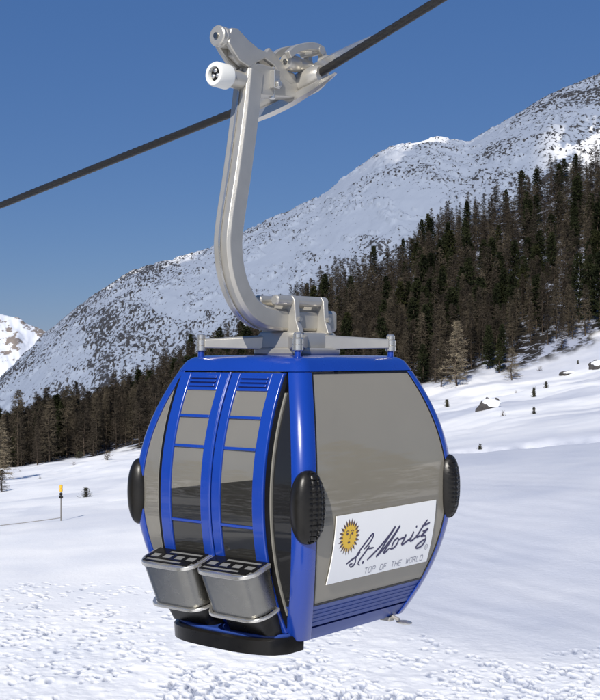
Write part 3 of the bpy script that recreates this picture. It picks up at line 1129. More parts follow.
def glazed_side(face, tf, gl, lower):
    """window seal, pane and dark inner panel of a plain side"""
    mb = MB()
    t_out = lambda s, e: (lambda z: tf(s)(z) - s * e)
    panel(mb, face, tf(-1), t_out(-1, 0.012), -0.112, -1.808, -0.004, 0.03, 1, 30)
    panel(mb, face, t_out(1, 0.012), tf(1), -0.112, -1.808, -0.004, 0.03, 1, 30)
    panel(mb, face, t_out(-1, 0.014), t_out(1, 0.014), -0.112, -0.124, -0.004, 0.03, 8, 1)
    panel(mb, face, t_out(-1, 0.014), t_out(1, 0.014), -1.796, -1.808, -0.004, 0.03, 8, 1)
    w = obj('window', mb, M['rubber'], gondola)
    mb = MB()
    panel(mb, face, t_out(-1, 0.0135), t_out(1, 0.0135), -0.1255, -1.7945, -0.008, 0.010, 12, 36)
    obj('pane', mb, gl, w)
    if lower:
        mb = MB()
        panel(mb, face, t_out(-1, 0.0), t_out(1, 0.0), -1.08, -1.80, -0.06, 0.015, 4, 12)
        obj('inner_panel', mb, M['interior'], w)
    return w


glazed_side('window', tw, M['glass_front'], False)
glazed_side('back', td, M['milky'], True)
glazed_side('far', tw, M['milky'], True)
# dark ledge behind the lower part of the end window
mb = MB()
panel(mb, 'window', lambda z: -(hy(z) - 0.16), lambda z: hy(z) - 0.16, -1.10, -1.80, -0.22, 0.02, 4, 10)
obj('bench_back', mb, M['seat'], gondola)

# ---- door: two leaves, each frame (> vents, pane, bars)
DW = 0.522
for s in (-1, 1):
    mb = MB()
    O, TK = 0.034, 0.045
    e0, e1, e2 = s * DW, s * 0.415, s * 0.100
    panel(mb, 'door', e0, e1, -0.116, -2.03, O, TK, 3, 40)                 # outer stile
    panel(mb, 'door', e2, s * 0.012, -0.116, -2.03, O, TK, 3, 40)          # inner stile
    panel(mb, 'door', e1, e2, -0.116, -0.252, O - 0.004, TK, 4, 5)         # top rail
    panel(mb, 'door', e1, e2, -1.87, -2.03, O - 0.004, TK, 4, 5)           # bottom rail
    leaf = obj('door', mb, M['blue'], gondola, bevel=0.010, seg=3)
    for z in (-0.445, -0.672, -1.236):
        mb = MB()
        panel(mb, 'door', e1, e2, z + 0.011, z - 0.011, O - 0.002, 0.03, 4, 1)
        obj('glazing_bar', mb, M['blue'], leaf, bevel=0.005)
    mb = MB()
    for z in (-0.150, -0.180, -0.210):
        panel(mb, 'door', s * 0.395, s * 0.125, z + 0.009, z - 0.009, O + 0.012, 0.02, 3, 1)
    obj('vent', mb, M['blue'], leaf, bevel=0.005)
    mb = MB()
    for z in (-0.150, -0.180, -0.210):
        panel(mb, 'door', s * 0.395, s * 0.125, z - 0.0095, z - 0.0155, O + 0.001, 0.02, 3, 1)
    obj('vent_slot', mb, M['blue_dark'], leaf)
    mb = MB()
    split = lambda t: -0.945 + 0.14 * t
    pane_grid(mb, s * 0.4145, s * 0.1005, lambda t: -0.2525, split, O - 0.016, 0.008)
    obj('pane', mb, M['glass_door'], leaf)
    mb = MB()
    pane_grid(mb, s * 0.4145, s * 0.1005, split, lambda t: -1.8695, O - 0.016, 0.008)
    obj('lower_pane', mb, M['glass_low'], leaf)
mb = MB()
pts = [Vector(S('door', 0.0, -0.116 - 1.912 * i / 40, 0.034)) for i in range(41)]
sec = [(0.011 * math.cos(a), 0.011 * math.sin(a)) for a in np.linspace(0, 2 * math.pi, 11)[:-1]]
mb.sweep(pts, sec, (1, 0, 0))
obj('door_joint', mb, M['blue'], gondola)
# seals beside the door and the narrow side panes
for s in (-1, 1):
    tp = lambda z, s=s: s * max(DW + 0.004, hx(z) - FL_D - 0.003)
    lim = lambda w: (lambda z, s=s: s * min(max(DW + 0.003, hx(z) - FL_D - 0.004), DW + w))
    mb = MB()
    panel(mb, 'door', lim(0.002), lim(0.040), -0.135, -1.985, 0.012, 0.06, 2, 40)
    obj('door_seal', mb, M['black'], gondola)
    mb = MB()
    panel(mb, 'door', lim(0.041), lim(0.054), -0.26, -1.88, 0.004, 0.03, 1, 40)
    obj('weatherstrip', mb, M['grey_strip'], gondola)
    mb = MB()
    panel(mb, 'door', lim(0.0545), tp, -0.20, -1.92, -0.012, 0.008, 4, 40)
    obj('side_pane', mb, M['glass_side'] if s > 0 else M['glass_door'], gondola)
    mb = MB()
    panel(mb, 'door', lim(0.056), tp, -0.109, -0.199, -0.004, 0.03, 2, 4)
    panel(mb, 'door', lim(0.056), tp, -1.921, -1.99, -0.004, 0.03, 2, 4)
    obj('corner_gusset', mb, M['black'], gondola)

# ---- ski baskets on the door leaves
def basket_section(t0, t1, ydoor, dep, r, n=7, grow=0.0):
    """rounded front, flat back; plan view loop (x, y)"""
    t0, t1 = t0 - grow, t1 + grow
    yb, yf = -ydoor, -(ydoor + dep + grow)
    out = [(t0, yb), ]
    for k in range(n):
        a = math.radians(180 + 90 * k / (n - 1))
        out.append((t0 + r + r * math.cos(a), yf + r + r * math.sin(a)))
    for k in range(n):
        a = math.radians(270 + 90 * k / (n - 1))
        out.append((t1 - r + r * math.cos(a), yf + r + r * math.sin(a)))
    out.append((t1, yb))
    return out


ZT, ZB = -1.505, -1.825
TILT = 0.30


def tl(p, z, yd):
    """tilt with the inward slope of the lower door"""
    return up((p[0], p[1], z - TILT * (-p[1] - yd)))


for t0, t1, who in ((-0.605, -0.022, 'left'), (-0.012, 0.560, 'right')):
    yt, yb = hy(ZT) + 0.038, hy(ZB) + 0.045
    bk = None
    mb = MB()
    loops = []
    for i in range(9):
        f = i / 8
        z = ZT + 0.012 + (ZB - ZT) * f
        yd = yt + (yb - yt) * f
        loops.append([tl(p, z, yd) for p in basket_section(t0 + 0.022 + 0.012 * f, t1 - 0.022 - 0.012 * f, yd, 0.240 - 0.03 * f, 0.12)])
    mb.loft(loops)
    bk = obj('ski_basket', mb, M['pewter'], gondola, angle=40, label='%s pewter ski basket on the door' % who)
    for (z, yd, dep, hgt, nm) in ((ZT, yt, 0.245, 0.026, 'rim'), (ZB, yb, 0.228, 0.024, 'rim')):
        mb = MB()
        L0 = basket_section(t0, t1, yd, dep, 0.135)
        L1 = basket_section(t0 + 0.026, t1 - 0.026, yd, dep - 0.026, 0.11)
        if nm == 'rim' and z == ZT:
            rows = [[tl(p, z + a, yd) for p in L] for L, a in ((L1, -0.005), (L0, -0.005), (L0, hgt), (L1, hgt))]
        else:
            rows = [[tl(p, z + a, yd) for p in L] for L, a in ((L1, -0.012), (L0, -0.012), (L0, hgt - 0.012), (L1, hgt - 0.012))]
        mb.grid(rows, closed_u=True, closed_v=True)
        obj(nm, mb, M['silver_bright'], bk, bevel=0.006)
    mb = MB()
    L1 = basket_section(t0 + 0.030, t1 - 0.030, yt, 0.245 - 0.028, 0.108)
    mb.loft([[tl(p, ZT + 0.013, yt) for p in L1], [tl(p, ZT + 0.025, yt) for p in L1]])
    obj('slot_floor', mb, M['slot_grey'], bk)
    # black grid with slots
    mb = MB()
    w = t1 - t0
    xs = [0.032, 0.060, 0.150, 0.185, 0.275, 0.310, 0.400, 0.435, 0.525, 0.530, w - 0.032]
    xs = [x * (w / 0.59) if 0 < i < 10 else x for i, x in enumerate(xs)]
    qs = [0.002, 0.022, 0.058, 0.080, 0.142, 0.162, 0.196, 0.213]
    for j in range(7):
        for i in range(10):
            hole = (j == 3 and i in (1, 3, 5, 7)) or (j == 1 and 3 <= i <= 8) or (j == 5 and 1 <= i <= 6)
            if j == 3 and i == 1:
                hole = True
            if hole:
                continue
            a, b = t0 + xs[i], t0 + xs[i + 1]
            if i == 0:
                a += 0.03 * (j >= 5)
            if i == 9:
                b -= 0.03 * (j >= 5)
            mb.loft([[tl((px_, py_), ZT + zz_, yt) for px_, py_ in ((a, -(yt + qs[j + 1])), (b, -(yt + qs[j + 1])), (b, -(yt + qs[j])), (a, -(yt + qs[j])))] for zz_ in (0.0255, 0.032)])
    obj('slot_grid', mb, M['black'], bk)
    mb = MB()
    L2 = [tl(p, -1.845, hy(-1.96) + 0.02) for p in basket_section(t0 + 0.05, t1 - 0.05, hy(-1.96) + 0.02, 0.19, 0.07)]
    L3 = [up((p[0], p[1], -2.03)) for p in basket_section(t0 + 0.07, t1 - 0.07, hy(-2.03) + 0.02, 0.15, 0.06)]
    mb.loft([L3, L2])
    obj('basket_foot', mb, M['black'], bk)

# ---- doorstep
def step_loop(z, dep, g=0.0):
    y0 = 0.60
    out = []
    n = 22
    for k in range(n + 1):
        a = k / n
        t = -0.55 - g + (1.08 + 2 * g) * a
        bulge = dep * (1 - abs(2 * a - 1) ** 3.2) ** 0.6
        out.append((t, -(hy(-2.05) + g + 0.04 + bulge)))
    return [up((p[0], p[1], z + 0.025)) for p in [(-0.55 - g, -y0)] + out + [(0.53 + g, -y0)]]


mb = MB()
mb.loft([step_loop(-2.125, 0.17), step_loop(-2.065, 0.18), step_loop(-2.055, 0.17)])
st_ = obj('doorstep', mb, M['blue_dull'], gondola, bevel=0.006)
mb = MB()
lo = [step_loop(-2.20, 0.17, 0.010), step_loop(-2.195, 0.19, 0.022), step_loop(-2.09, 0.20, 0.024), step_loop(-2.075, 0.19, 0.018)]
mb.loft([l for l in lo], True, False)
mb.loft([step_loop(-2.075, 0.19, 0.018), step_loop(-2.075, 0.18, 0.002), step_loop(-2.10, 0.175, 0.002)], False, True)
obj('step_bumper', mb, M['black'], st_)

# ---- corner bumpers
def bumper(sx_, sy_):
    z0 = -1.06
    c = Vector((sx_ * (hx(z0) - 0.035), sy_ * (hy(z0) - 0.075), z0 + BASE))
    nrm = Vector((sx_, sy_ * 0.50, 0)).normalized()
    tan = Vector((-nrm.y, nrm.x, 0))
    rows = []
    nu, nv = 72, 96
    mb = MB()
    for i in range(nv + 1):
        a = math.pi * i / nv
        row = []
        for j in range(nu):
            b = 2 * math.pi * j / nu
            sb, cb = math.sin(b), math.cos(b)
            ca, sa = math.cos(a), math.sin(a)
            ex = 0.82
            k = abs(sa) ** ex
            z = 0.262 * (abs(ca) ** 0.92) * (1 if ca > 0 else -1)
            w = 0.128 * k * (abs(cb) ** 0.85) * (1 if cb > 0 else -1)
            o = 0.098 * k * (abs(sb) ** 0.8) * (1 if sb > 0 else -1)
            if sb > 0.15 and 0.25 < sa:
                g1 = (abs(math.sin(z * 80)) < 0.40)
                g2 = (abs(math.sin(w * 70)) < 0.45)
                if (g1 or g2) and (w * -sx_ * sy_ > -0.02):
                    o -= 0.010
            row.append(c + nrm * o + tan * w + Vector((0, 0, z)))
        rows.append(row)
    mb.grid(rows, closed_u=True)
    return mb


for sx_, sy_ in ((1, -1), (-1, -1), (1, 1), (-1, 1)):
    obj('bumper', bumper(sx_, sy_), M['rubber'], gondola, angle=50)

# ---- bottom latch
mb = MB()
lz, ly, lx = -2.10, 0.50, hx(-2.1)
mb.tube(up((lx - 0.06, ly, lz + 0.02)), up((lx + 0.06, ly + 0.0, lz - 0.02)), 0.016, n=12)
mb.box(lx - 0.10, lx - 0.0, ly - 0.045, ly + 0.015, lz - 0.035 + BASE, lz + 0.0 + BASE)
lt = obj('latch', mb, M['silver'], gondola, bevel=0.004)
mb = MB()
rows = []
for i in range(9):
    a = math.pi * i / 8
    rows.append([up((lx + 0.085 + 0.075 * math.sin(a) * math.cos(b) - 0.01, ly + 0.05 + 0.05 * math.sin(a) * math.sin(b), lz - 0.045 + 0.016 * math.cos(a))) for b in np.linspace(0, 2 * math.pi, 17)[:-1]])
mb.grid(rows, closed_u=True)
obj('latch_lever', mb, M['silver_bright'], lt)

# ---- roof frame
PX, PY = 0.5923 - 0.095, 0.6973 - 0.095
mb = MB()
mb.loft([[up((p[0] * 0.25 / 0.5923 * k, p[1] * 0.30 / 0.6973 * k, z)) for p in ring(0, 0, 0.2)] for k, z in ((0.96, 0.014), (1.0, 0.03), (1.0, 0.06), (0.94, 0.075))])
rf = obj('roof_frame', mb, M['silver'], gondola, label='silver four armed carrier frame on the roof')
for sx_ in (1, -1):
    for sy_ in (1, -1):
        mb = MB()
        d = Vector((sx_ * PX, sy_ * PY, 0))
        L = d.length
        d.normalize()
        w = Vector((-d.y, d.x, 0))
        loops = []
        for f, zb, zt, hw in ((0.03, 0.056, 0.185, 0.10), (0.25, 0.060, 0.183, 0.085), (0.5, 0.066, 0.170, 0.06), (0.75, 0.070, 0.158, 0.05), (0.97, 0.074, 0.148, 0.042)):
            p = d * (L * f)
            loops.append([up(p + w * (hw * q) + Vector((0, 0, zz))) for q, zz in ((-1, zb), (1, zb), (1, zt - 0.012), (0.7, zt), (-0.7, zt), (-1, zt - 0.012))])
        mb.loft(loops)
        ob = obj('frame_arm', mb, M['silver'], rf, bevel=0.008)
        mb = MB()
        mb.tube(up((sx_ * PX, sy_ * PY, 0.048)), up((sx_ * PX, sy_ * PY, 0.186)), 0.04, n=24,
                prof=[(0, 0.036), (0.04, 0.042), (0.30, 0.042), (0.33, 0.037), (0.36, 0.042), (0.62, 0.042), (0.66, 0.034), (0.70, 0.030), (0.72, 0.034), (0.92, 0.034), (1, 0.024)])
        obj('mount_cap', mb, M['silver_bright'], rf)
        mb = MB()
        mb.tube(up((sx_ * PX, sy_ * PY, -0.02)), up((sx_ * PX, sy_ * PY, 0.047)), 0.026, n=16)
        obj('mount_pin', mb, M['blue'], rf)

# hub bracket
mb = MB()
mb.loft([[up((a * k, b * k2, z)) for a, b in ((-0.2, -0.26), (0.2, -0.26), (0.2, 0.26), (-0.2, 0.26))] for k, k2, z in ((1.0, 1.08, 0.07), (1.0, 1.05, 0.16), (0.9, 1.0, 0.20))])
hub = obj('hub_block', mb, M['silver'], gondola, bevel=0.012)
for yy in (-0.185, 0.185):
    mb = MB()
    mb.prism([(-0.20, 0.19 + BASE), (0.20, 0.19 + BASE), (0.16, 0.30 + BASE), (0.15, 0.455 + BASE), (0.12, 0.49 + BASE), (-0.12, 0.49 + BASE), (-0.15, 0.455 + BASE), (-0.16, 0.30 + BASE)], 'y', yy - 0.030, yy + 0.030)
    obj('hub_plate', mb, M['silver'], hub, bevel=0.010)
mb = MB()
for xx in (-0.085, 0.095):
    mb.tube((xx, -0.40, 0.447 + BASE), (xx, 0.245, 0.447 + BASE), 0.042, n=20, prof=[(0, 0.030), (0.02, 0.042), (0.98, 0.042), (1, 0.030)])
obj('pivot_pin', mb, M['silver'], hub)
mb = MB()
mb.tube((0.155, -0.185, 0.30 + BASE), (0.19, -0.185, 0.30 + BASE), 0.022, n=6)
mb.tube((0.155, 0.185, 0.30 + BASE), (0.19, 0.185, 0.30 + BASE), 0.022, n=6)
mb.tube((0.19, 0.20, 0.13 + BASE), (0.235, 0.20, 0.13 + BASE), 0.024, n=6)
obj('bolt', mb, M['silver_bright'], hub)

# hanger arm
arm = catmull([(0, -0.585, 2.20 + BASE), (0, -0.64, 1.85 + BASE), (0, -0.725, 1.40 + BASE), (0, -0.81, 1.0 + BASE), (0, -0.825, 0.80 + BASE), (0, -0.775, 0.59 + BASE), (0, -0.655, 0.415 + BASE),
               (0, -0.50, 0.325 + BASE), (0, -0.30, 0.295 + BASE), (0, 0.05, 0.295 + BASE), (0, 0.41, 0.295 + BASE)], 6)
q, c = 0.087, 0.022
sec = [(-q, -q + c), (-q + c, -q), (q - c, -q), (q, -q + c), (q, q - c), (q - c, q), (-q + c, q), (-q, q - c)]
mb = MB()
mb.sweep(arm, sec, (1, 0, 0))
ha = obj('hanger_arm', mb, M['silver'], gondola, bevel=0.006, angle=30)
# raised rib along the outer face of the arm
mb = MB()
rib = []
for i, p in enumerate(arm[:-16]):
    t = (arm[min(i + 1, len(arm) - 1)] - arm[max(i - 1, 0)]).normalized()
    nrm = Vector((1, 0, 0)).cross(t).normalized()
    sgn = -1 if nrm.y > 0 else 1
    rib.append(p + nrm * sgn * (q + 0.004))
mb.sweep(rib, [(-0.010, -0.008), (0.010, -0.008), (0.006, 0.0005), (-0.006, 0.0005)], (1, 0, 0))
obj('arm_rib', mb, M['silver_bright'], ha)

# ---- grip on the cable
CZ = 2.185
grip = thing('grip', None, None)
grip.parent = gondola
mb = MB()
# clamp body lying along the cable
sl = math.tan(math.radians(14))
def along(x, y, z):
    return (x, y, CZ + x * sl + z + BASE)
loops = []
for x, rr_ in ((-0.40, 0.055), (-0.36, 0.085), (-0.20, 0.105), (0.16, 0.105), (0.22, 0.09), (0.25, 0.075)):
    loops.append([along(x, 0.01 + rr_ * 1.05 * math.cos(a), rr_ * math.sin(a)) for a in np.linspace(0, 2 * math.pi, 21)[:-1]])
mb.loft(loops)
obj('clamp_body', mb, M['silver'], grip, angle=40)
# pointed rope guides
def guide(y, z, x0, x1, wz, tilt):
    mb = MB()
    loops = []
    for i in range(15):
        f = i / 14
        x = x0 + (x1 - x0) * f
        k = (math.sin(math.pi * min(1, 0.12 + 0.88 * f)) ** 0.7 if f < 0.999 else 0.03) + 0.04
        hgt = wz * k
        zz = z + tilt * (abs(2 * f - 1) ** 2)
        loops.append([along(x, y + a * 0.030 * (0.4 + 0.6 * k) - 0.05 * (1 - k), zz + b * hgt) for a, b in ((-1, -0.55), (0, -1), (1, -0.55), (1, 0.55), (0, 1), (-1, 0.55))])
    mb.loft(loops)
    return mb
obj('rope_guide', guide(-0.09, -0.125, -0.55, 0.50, 0.056, 0.015), M['silver_bright'], grip, angle=28)
obj('rope_guide', guide(0.06, 0.10, -0.05, 0.80, 0.056, 0.0), M['silver_bright'], grip, angle=28)
# yoke tying the clamp to the arm top
mb = MB()
mb.prism([(-0.66, 2.02 + BASE), (-0.50, 2.02 + BASE), (-0.10, 2.07 + BASE), (-0.05, 2.17 + BASE), (-0.12, 2.27 + BASE), (-0.50, 2.27 + BASE), (-0.66, 2.26 + BASE)], 'x', -0.075, 0.075)
obj('yoke', mb, M['silver'], grip, bevel=0.02)
mb = MB()
mb.box(-0.02, 0.125, -0.43, -0.36, 2.09 + BASE, 2.23 + BASE)
mb.tube((0.05, -0.37, 2.27 + BASE), (0.05, -0.37, 2.02 + BASE), 0.028, n=6)
mb.tube((0.125, -0.395, 2.12 + BASE), (0.155, -0.395, 2.12 + BASE), 0.030, n=6)
obj('adjuster', mb, M['silver_bright'], grip, bevel=0.006)
# running roller: white tyre on a silver axle
mb = MB()
mb.tube((0, -0.56, 2.115 + BASE), (0, -0.86, 2.115 + BASE), 0.07, n=28, prof=[(0, 0.068), (0.9, 0.072), (1, 0.06)])
ro = obj('roller_axle', mb, M['silver'], grip)
mb = MB()
mb.tube((0, -0.83, 2.115 + BASE), (0, -0.985, 2.115 + BASE), 0.09, n=36, prof=[(0, 0.045), (0.001, 0.080), (0.12, 0.094), (0.88, 0.094), (1.0, 0.084), (1.001, 0.056), (0.75, 0.052)])
obj('roller', mb, M['white_cap'], ro)
mb = MB()
mb.tube((0, -0.95, 2.115 + BASE), (0, -0.958, 2.115 + BASE), 0.05, n=28)
obj('roller_hub', mb, M['black'], ro)
mb = MB()
for an in (90, 210, 330):
    a = math.radians(an)
    mb.tube((0.026 * math.cos(a), -0.957, 2.115 + BASE + 0.026 * math.sin(a)), (0.026 * math.cos(a), -0.975, 2.115 + BASE + 0.026 * math.sin(a)), 0.017, n=12, prof=[(0, 0.017), (0.7, 0.017), (1, 0.010)])
obj('bolt', mb, M['silver_bright'], ro)
# opening lever: forked plate rising to the small end roller
for xx in (-0.055, 0.055):
    mb = MB()
    mb.prism([(a_, b_ + BASE) for a_, b_ in ((-0.90, 2.35), (-0.86, 2.31), (-0.78, 2.24), (-0.66, 2.21), (-0.58, 2.26), (-0.48, 2.31), (-0.38, 2.28), (-0.26, 2.19), (-0.17, 2.16), (-0.12, 2.19),
              (-0.20, 2.27), (-0.34, 2.36), (-0.43, 2.41), (-0.47, 2.37), (-0.56, 2.375), (-0.68, 2.42), (-0.80, 2.48), (-0.87, 2.47))], 'x', xx - 0.022, xx + 0.022)
    obj('lever_plate', mb, M['silver'], grip, bevel=0.012)
mb = MB()
mb.prism([(-0.80, 2.28 + BASE), (-0.66, 2.22 + BASE), (-0.55, 2.27 + BASE), (-0.50, 2.37 + BASE), (-0.66, 2.40 + BASE), (-0.80, 2.44 + BASE)], 'x', -0.034, 0.034)
obj('lever_web', mb, M['silver'], grip, bevel=0.01)
mb = MB()
mb.tube((0, -0.76, 2.405 + BASE), (0, -0.955, 2.405 + BASE), 0.08, n=32, prof=[(0, 0.06), (0.06, 0.074), (0.75, 0.078), (0.80, 0.070), (0.84, 0.078), (0.96, 0.078), (1, 0.068)])
lr_ = obj('lever_roller', mb, M['silver'], grip)
mb = MB()
mb.tube((0, -0.955, 2.405 + BASE), (0, -0.968, 2.405 + BASE), 0.022, n=16)
obj('bolt', mb, M['pewter'], lr_)
# spring bracket: open frame on the clamp
for xx in (0.0, 0.15):
    mb = MB()
    P = [Vector((xx, -0.30, 2.36 + BASE)), Vector((xx, -0.20, 2.43 + BASE)), Vector((xx, -0.02, 2.485 + BASE)), Vector((xx, 0.10, 2.485 + BASE)), Vector((xx, 0.14, 2.42 + BASE)), Vector((xx, 0.12, 2.22 + BASE))]
    mb.sweep(catmull(P, 4), [(-0.026, -0.03), (0.026, -0.03), (0.026, 0.03), (-0.026, 0.03)], (1, 0, 0))
    obj('spring_bracket', mb, M['silver'], grip, bevel=0.008)
mb = MB()
mb.tube((-0.03, 0.10, 2.475 + BASE), (0.18, 0.10, 2.475 + BASE), 0.036, n=18)
obj('bracket_pin', mb, M['silver'], grip)
mb = MB()
mb.tube((0.075, 0.05, 2.335 + BASE), (0.075, -0.24, 2.335 + BASE), 0.07, n=28, prof=[(0, 0.06), (0.5, 0.056), (0.55, 0.066), (0.95, 0.066), (1, 0.058)])
sp = obj('spring_housing', mb, M['silver'], grip)
mb = MB()
mb.tube((0.075, -0.24, 2.335 + BASE), (0.075, -0.25, 2.335 + BASE), 0.02, n=14)
obj('bolt', mb, M['pewter'], sp)
mb = MB()
mb.prism([(0.06, 2.27 + BASE), (0.13, 2.27 + BASE), (0.155, 2.32 + BASE), (0.13, 2.44 + BASE), (0.06, 2.40 + BASE), (0.05, 2.33 + BASE)], 'x', 0.155, 0.225)
obj('clamp_cheek', mb, M['silver'], grip, bevel=0.012)

# ---- sign on the end window
mb = MB()
panel(mb, 'window', -0.634, 0.684, -1.150, -1.656, 0.006, 0.008, 16, 16)
sign = obj('sign_board', mb, M['sign'], gondola, label='white sign with sun emblem and script lettering')
STROKES = [
 [(-0.253,-1.437),(-0.202,-1.404),(-0.166,-1.368),(-0.153,-1.335),(-0.172,-1.332),(-0.230,-1.377),(-0.298,-1.435),(-0.335,-1.483),(-0.335,-1.526),(-0.353,-1.550),(-0.383,-1.556),(-0.399,-1.537),(-0.368,-1.533)],
 [(-0.447,-1.527),(-0.391,-1.502),(-0.333,-1.482),(-0.293,-1.452)],
 [(-0.185,-1.417),(-0.236,-1.469),(-0.284,-1.516),(-0.293,-1.545),(-0.266,-1.557)],
 [(-0.215,-1.437),(-0.169,-1.440),(-0.127,-1.439)],
 [(-0.186,-1.529),(-0.111,-1.485),(-0.016,-1.423),(0.070,-1.355),(0.127,-1.306),(0.086,-1.351),(0.035,-1.402),(-0.033,-1.482),(-0.072,-1.517),(-0.010,-1.481),(0.064,-1.422),(0.130,-1.362),(0.191,-1.306),(0.160,-1.342),(0.114,-1.391),(0.051,-1.458),(0.018,-1.498),(0.041,-1.498),(0.085,-1.473)],
 [(0.084,-1.472),(0.128,-1.481),(0.119,-1.459),(0.139,-1.421),(0.181,-1.404),(0.195,-1.421),(0.183,-1.450),(0.150,-1.475),(0.128,-1.480)],
 [(0.182,-1.405),(0.209,-1.417),(0.248,-1.410),(0.283,-1.407),(0.290,-1.387),(0.276,-1.423),(0.249,-1.460),(0.276,-1.461),(0.315,-1.445),(0.367,-1.424),(0.397,-1.378),(0.375,-1.418),(0.357,-1.443),(0.381,-1.450),(0.430,-1.431),(0.472,-1.404)],
 [(0.577,-1.298),(0.514,-1.353),(0.465,-1.404),(0.442,-1.422),(0.460,-1.428),(0.495,-1.421)],
 [(0.505,-1.342),(0.554,-1.338),(0.617,-1.326)],
 [(0.523,-1.388),(0.561,-1.388),(0.599,-1.374),(0.558,-1.400),(0.509,-1.426),(0.547,-1.426),(0.583,-1.435),(0.586,-1.471),(0.555,-1.506),(0.510,-1.520),(0.469,-1.518),(0.475,-1.500),(0.519,-1.477),(0.587,-1.455)],
]


def W(t, z, out=0.0085):
    return S('window', t, z, out)


def ribbon(mb, pts, width, out, taper=False):
    P = [Vector((p[0], p[1])) for p in pts]
    lft, rgt = [], []
    for i, p in enumerate(P):
        d = P[min(i + 1, len(P) - 1)] - P[max(i - 1, 0)]
        if d.length < 1e-7:
            d = Vector((1, 0))
        d.normalize()
        w = width(d) if callable(width) else width
        if taper:
            e = min(i, len(P) - 1 - i) / 4
            w *= min(1, 0.55 + 0.45 * e)
        n = Vector((-d.y, d.x)) * (w / 2)
        lft.append(W(*(p + n), out))
        rgt.append(W(*(p - n), out))
    mb.grid([lft, rgt])


def disc(mb, t, z, rx_, rz_, out, n=24):
    mb.cap([W(t + rx_ * math.cos(2 * math.pi * k / n), z + rz_ * math.sin(2 * math.pi * k / n), out) for k in range(n)])


nib = Vector((0.77, -0.64))
pen = lambda d: 0.007 + 0.011 * abs(d.x * nib.y - d.y * nib.x)
for i_, st in enumerate(STROKES):
    pass
mb = MB()
for i_, st in enumerate(STROKES):
    P = [(p.x, p.y) for p in catmull([(a, b, 0) for a, b in st], 7)]
    ribbon(mb, P, pen, 0.0064 + 0.00022 * i_, True)
disc(mb, -0.234, -1.541, 0.013, 0.012, 0.0066)
disc(mb, 0.428, -1.340, 0.011, 0.011, 0.0066)
obj('script_lettering', mb, M['ink'], sign, smooth=False)
# registered mark
mb = MB()
ring_p = [(0.622 + 0.020 * math.cos(a), -1.526 + 0.020 * math.sin(a)) for a in np.linspace(0, 2 * math.pi, 21)]
ribbon(mb, ring_p, 0.005, 0.0066)
for st in ([(0.616, -1.537), (0.616, -1.515)], [(0.616, -1.515), (0.627, -1.517), (0.627, -1.525), (0.616, -1.527)], [(0.621, -1.527), (0.629, -1.537)]):
    ribbon(mb, st, 0.004, 0.0070)
obj('registered_mark', mb, M['ink_grey'], sign, smooth=False)
# block lettering
GL = {'T': [[(0, 1), (1, 1)], [(.5, 1), (.5, 0)]], 'O': [[(0.1, 0), (0, .15), (0, .85), (.1, 1), (.9, 1), (1, .85), (1, .15), (.9, 0), (.1, 0)]],
      'P': [[(0, 0), (0, 1), (.85, 1), (1, .88), (1, .6), (.85, .48), (0, .48)]], 'F': [[(0, 0), (0, 1), (1, 1)], [(0, .52), (.8, .52)]],
      'H': [[(0, 0), (0, 1)], [(1, 0), (1, 1)], [(0, .5), (1, .5)]], 'E': [[(1, 0), (0, 0), (0, 1), (1, 1)], [(0, .52), (.8, .52)]],
      'W': [[(0, 1), (.25, 0), (.5, .8), (.75, 0), (1, 1)]], 'R': [[(0, 0), (0, 1), (.85, 1), (1, .88), (1, .62), (.85, .5), (0, .5)], [(.5, .5), (1, 0)]],
      'L': [[(0, 1), (0, 0), (1, 0)]], 'D': [[(0, 0), (0, 1), (.75, 1), (1, .8), (1, .2), (.75, 0), (0, 0)]]}
txt = 'TOP OF THE WORLD'
t0, t1 = -0.185, 0.622
adv = (t1 - t0) / len(txt)
pos = 0
for word in txt.split(' '):
    mb = MB()
    for k, ch in enumerate(word):
        for gi, st in enumerate(GL[ch]):
            for si in range(len(st) - 1):
                ribbon(mb, [(t0 + (pos + k) * adv + p[0] * adv * 0.70, -1.634 + p[1] * 0.043) for p in st[si:si + 2]], 0.0062, 0.0064 + 0.0003 * (si % 2 + 2 * gi))
    obj('tagline_word', mb, M['ink_grey'], sign, smooth=False)
    pos += len(word) + 1
# sun emblem
st_, sz_ = -0.462, -1.318
mbR, mbY, mbF = MB(), MB(), MB()
NR = 22
for k in range(NR):
    a = 2 * math.pi * (k + 0.5) / NR
    def pt(r, a):
        return (st_ + r * math.cos(a), sz_ + r * math.sin(a) * 1.05)
    da = math.pi / NR
    mbY.add([W(*pt(0.072, a - da * 0.95), 0.0070), W(*pt(0.072, a + da * 0.95), 0.0070), W(*pt(0.112, a + 0.02), 0.0070)], [(0, 1, 2)])
    a2 = a + da
    mbR.add([W(*pt(0.070, a2 - da * 0.30), 0.0066), W(*pt(0.104, a2 - da * 0.62), 0.0066), W(*pt(0.132, a2), 0.0066), W(*pt(0.104, a2 + da * 0.62), 0.0066), W(*pt(0.070, a2 + da * 0.30), 0.0066)], [(0, 1, 2, 3, 4)])
disc(mbY, st_, sz_, 0.080, 0.084, 0.0074, 32)
for sgn in (-1, 1):
    disc(mbF, st_ + sgn * 0.030, sz_ + 0.024, 0.013, 0.010, 0.0079, 14)
    ribbon(mbF, [(st_ + sgn * 0.012, sz_ + 0.040), (st_ + sgn * 0.030, sz_ + 0.048), (st_ + sgn * 0.047, sz_ + 0.038)], 0.006, 0.0079)
ribbon(mbF, [(st_ + 0.003, sz_ + 0.020), (st_ + 0.008, sz_ - 0.012), (st_ - 0.006, sz_ - 0.016)], 0.005, 0.0083)
disc(mbF, st_, sz_ - 0.042, 0.016, 0.008, 0.0079, 14)
obj('sun_rays', mbR, M['sun_brown'], sign, smooth=False)
obj('sun_disc', mbY, M['sun_yellow'], sign, smooth=False)
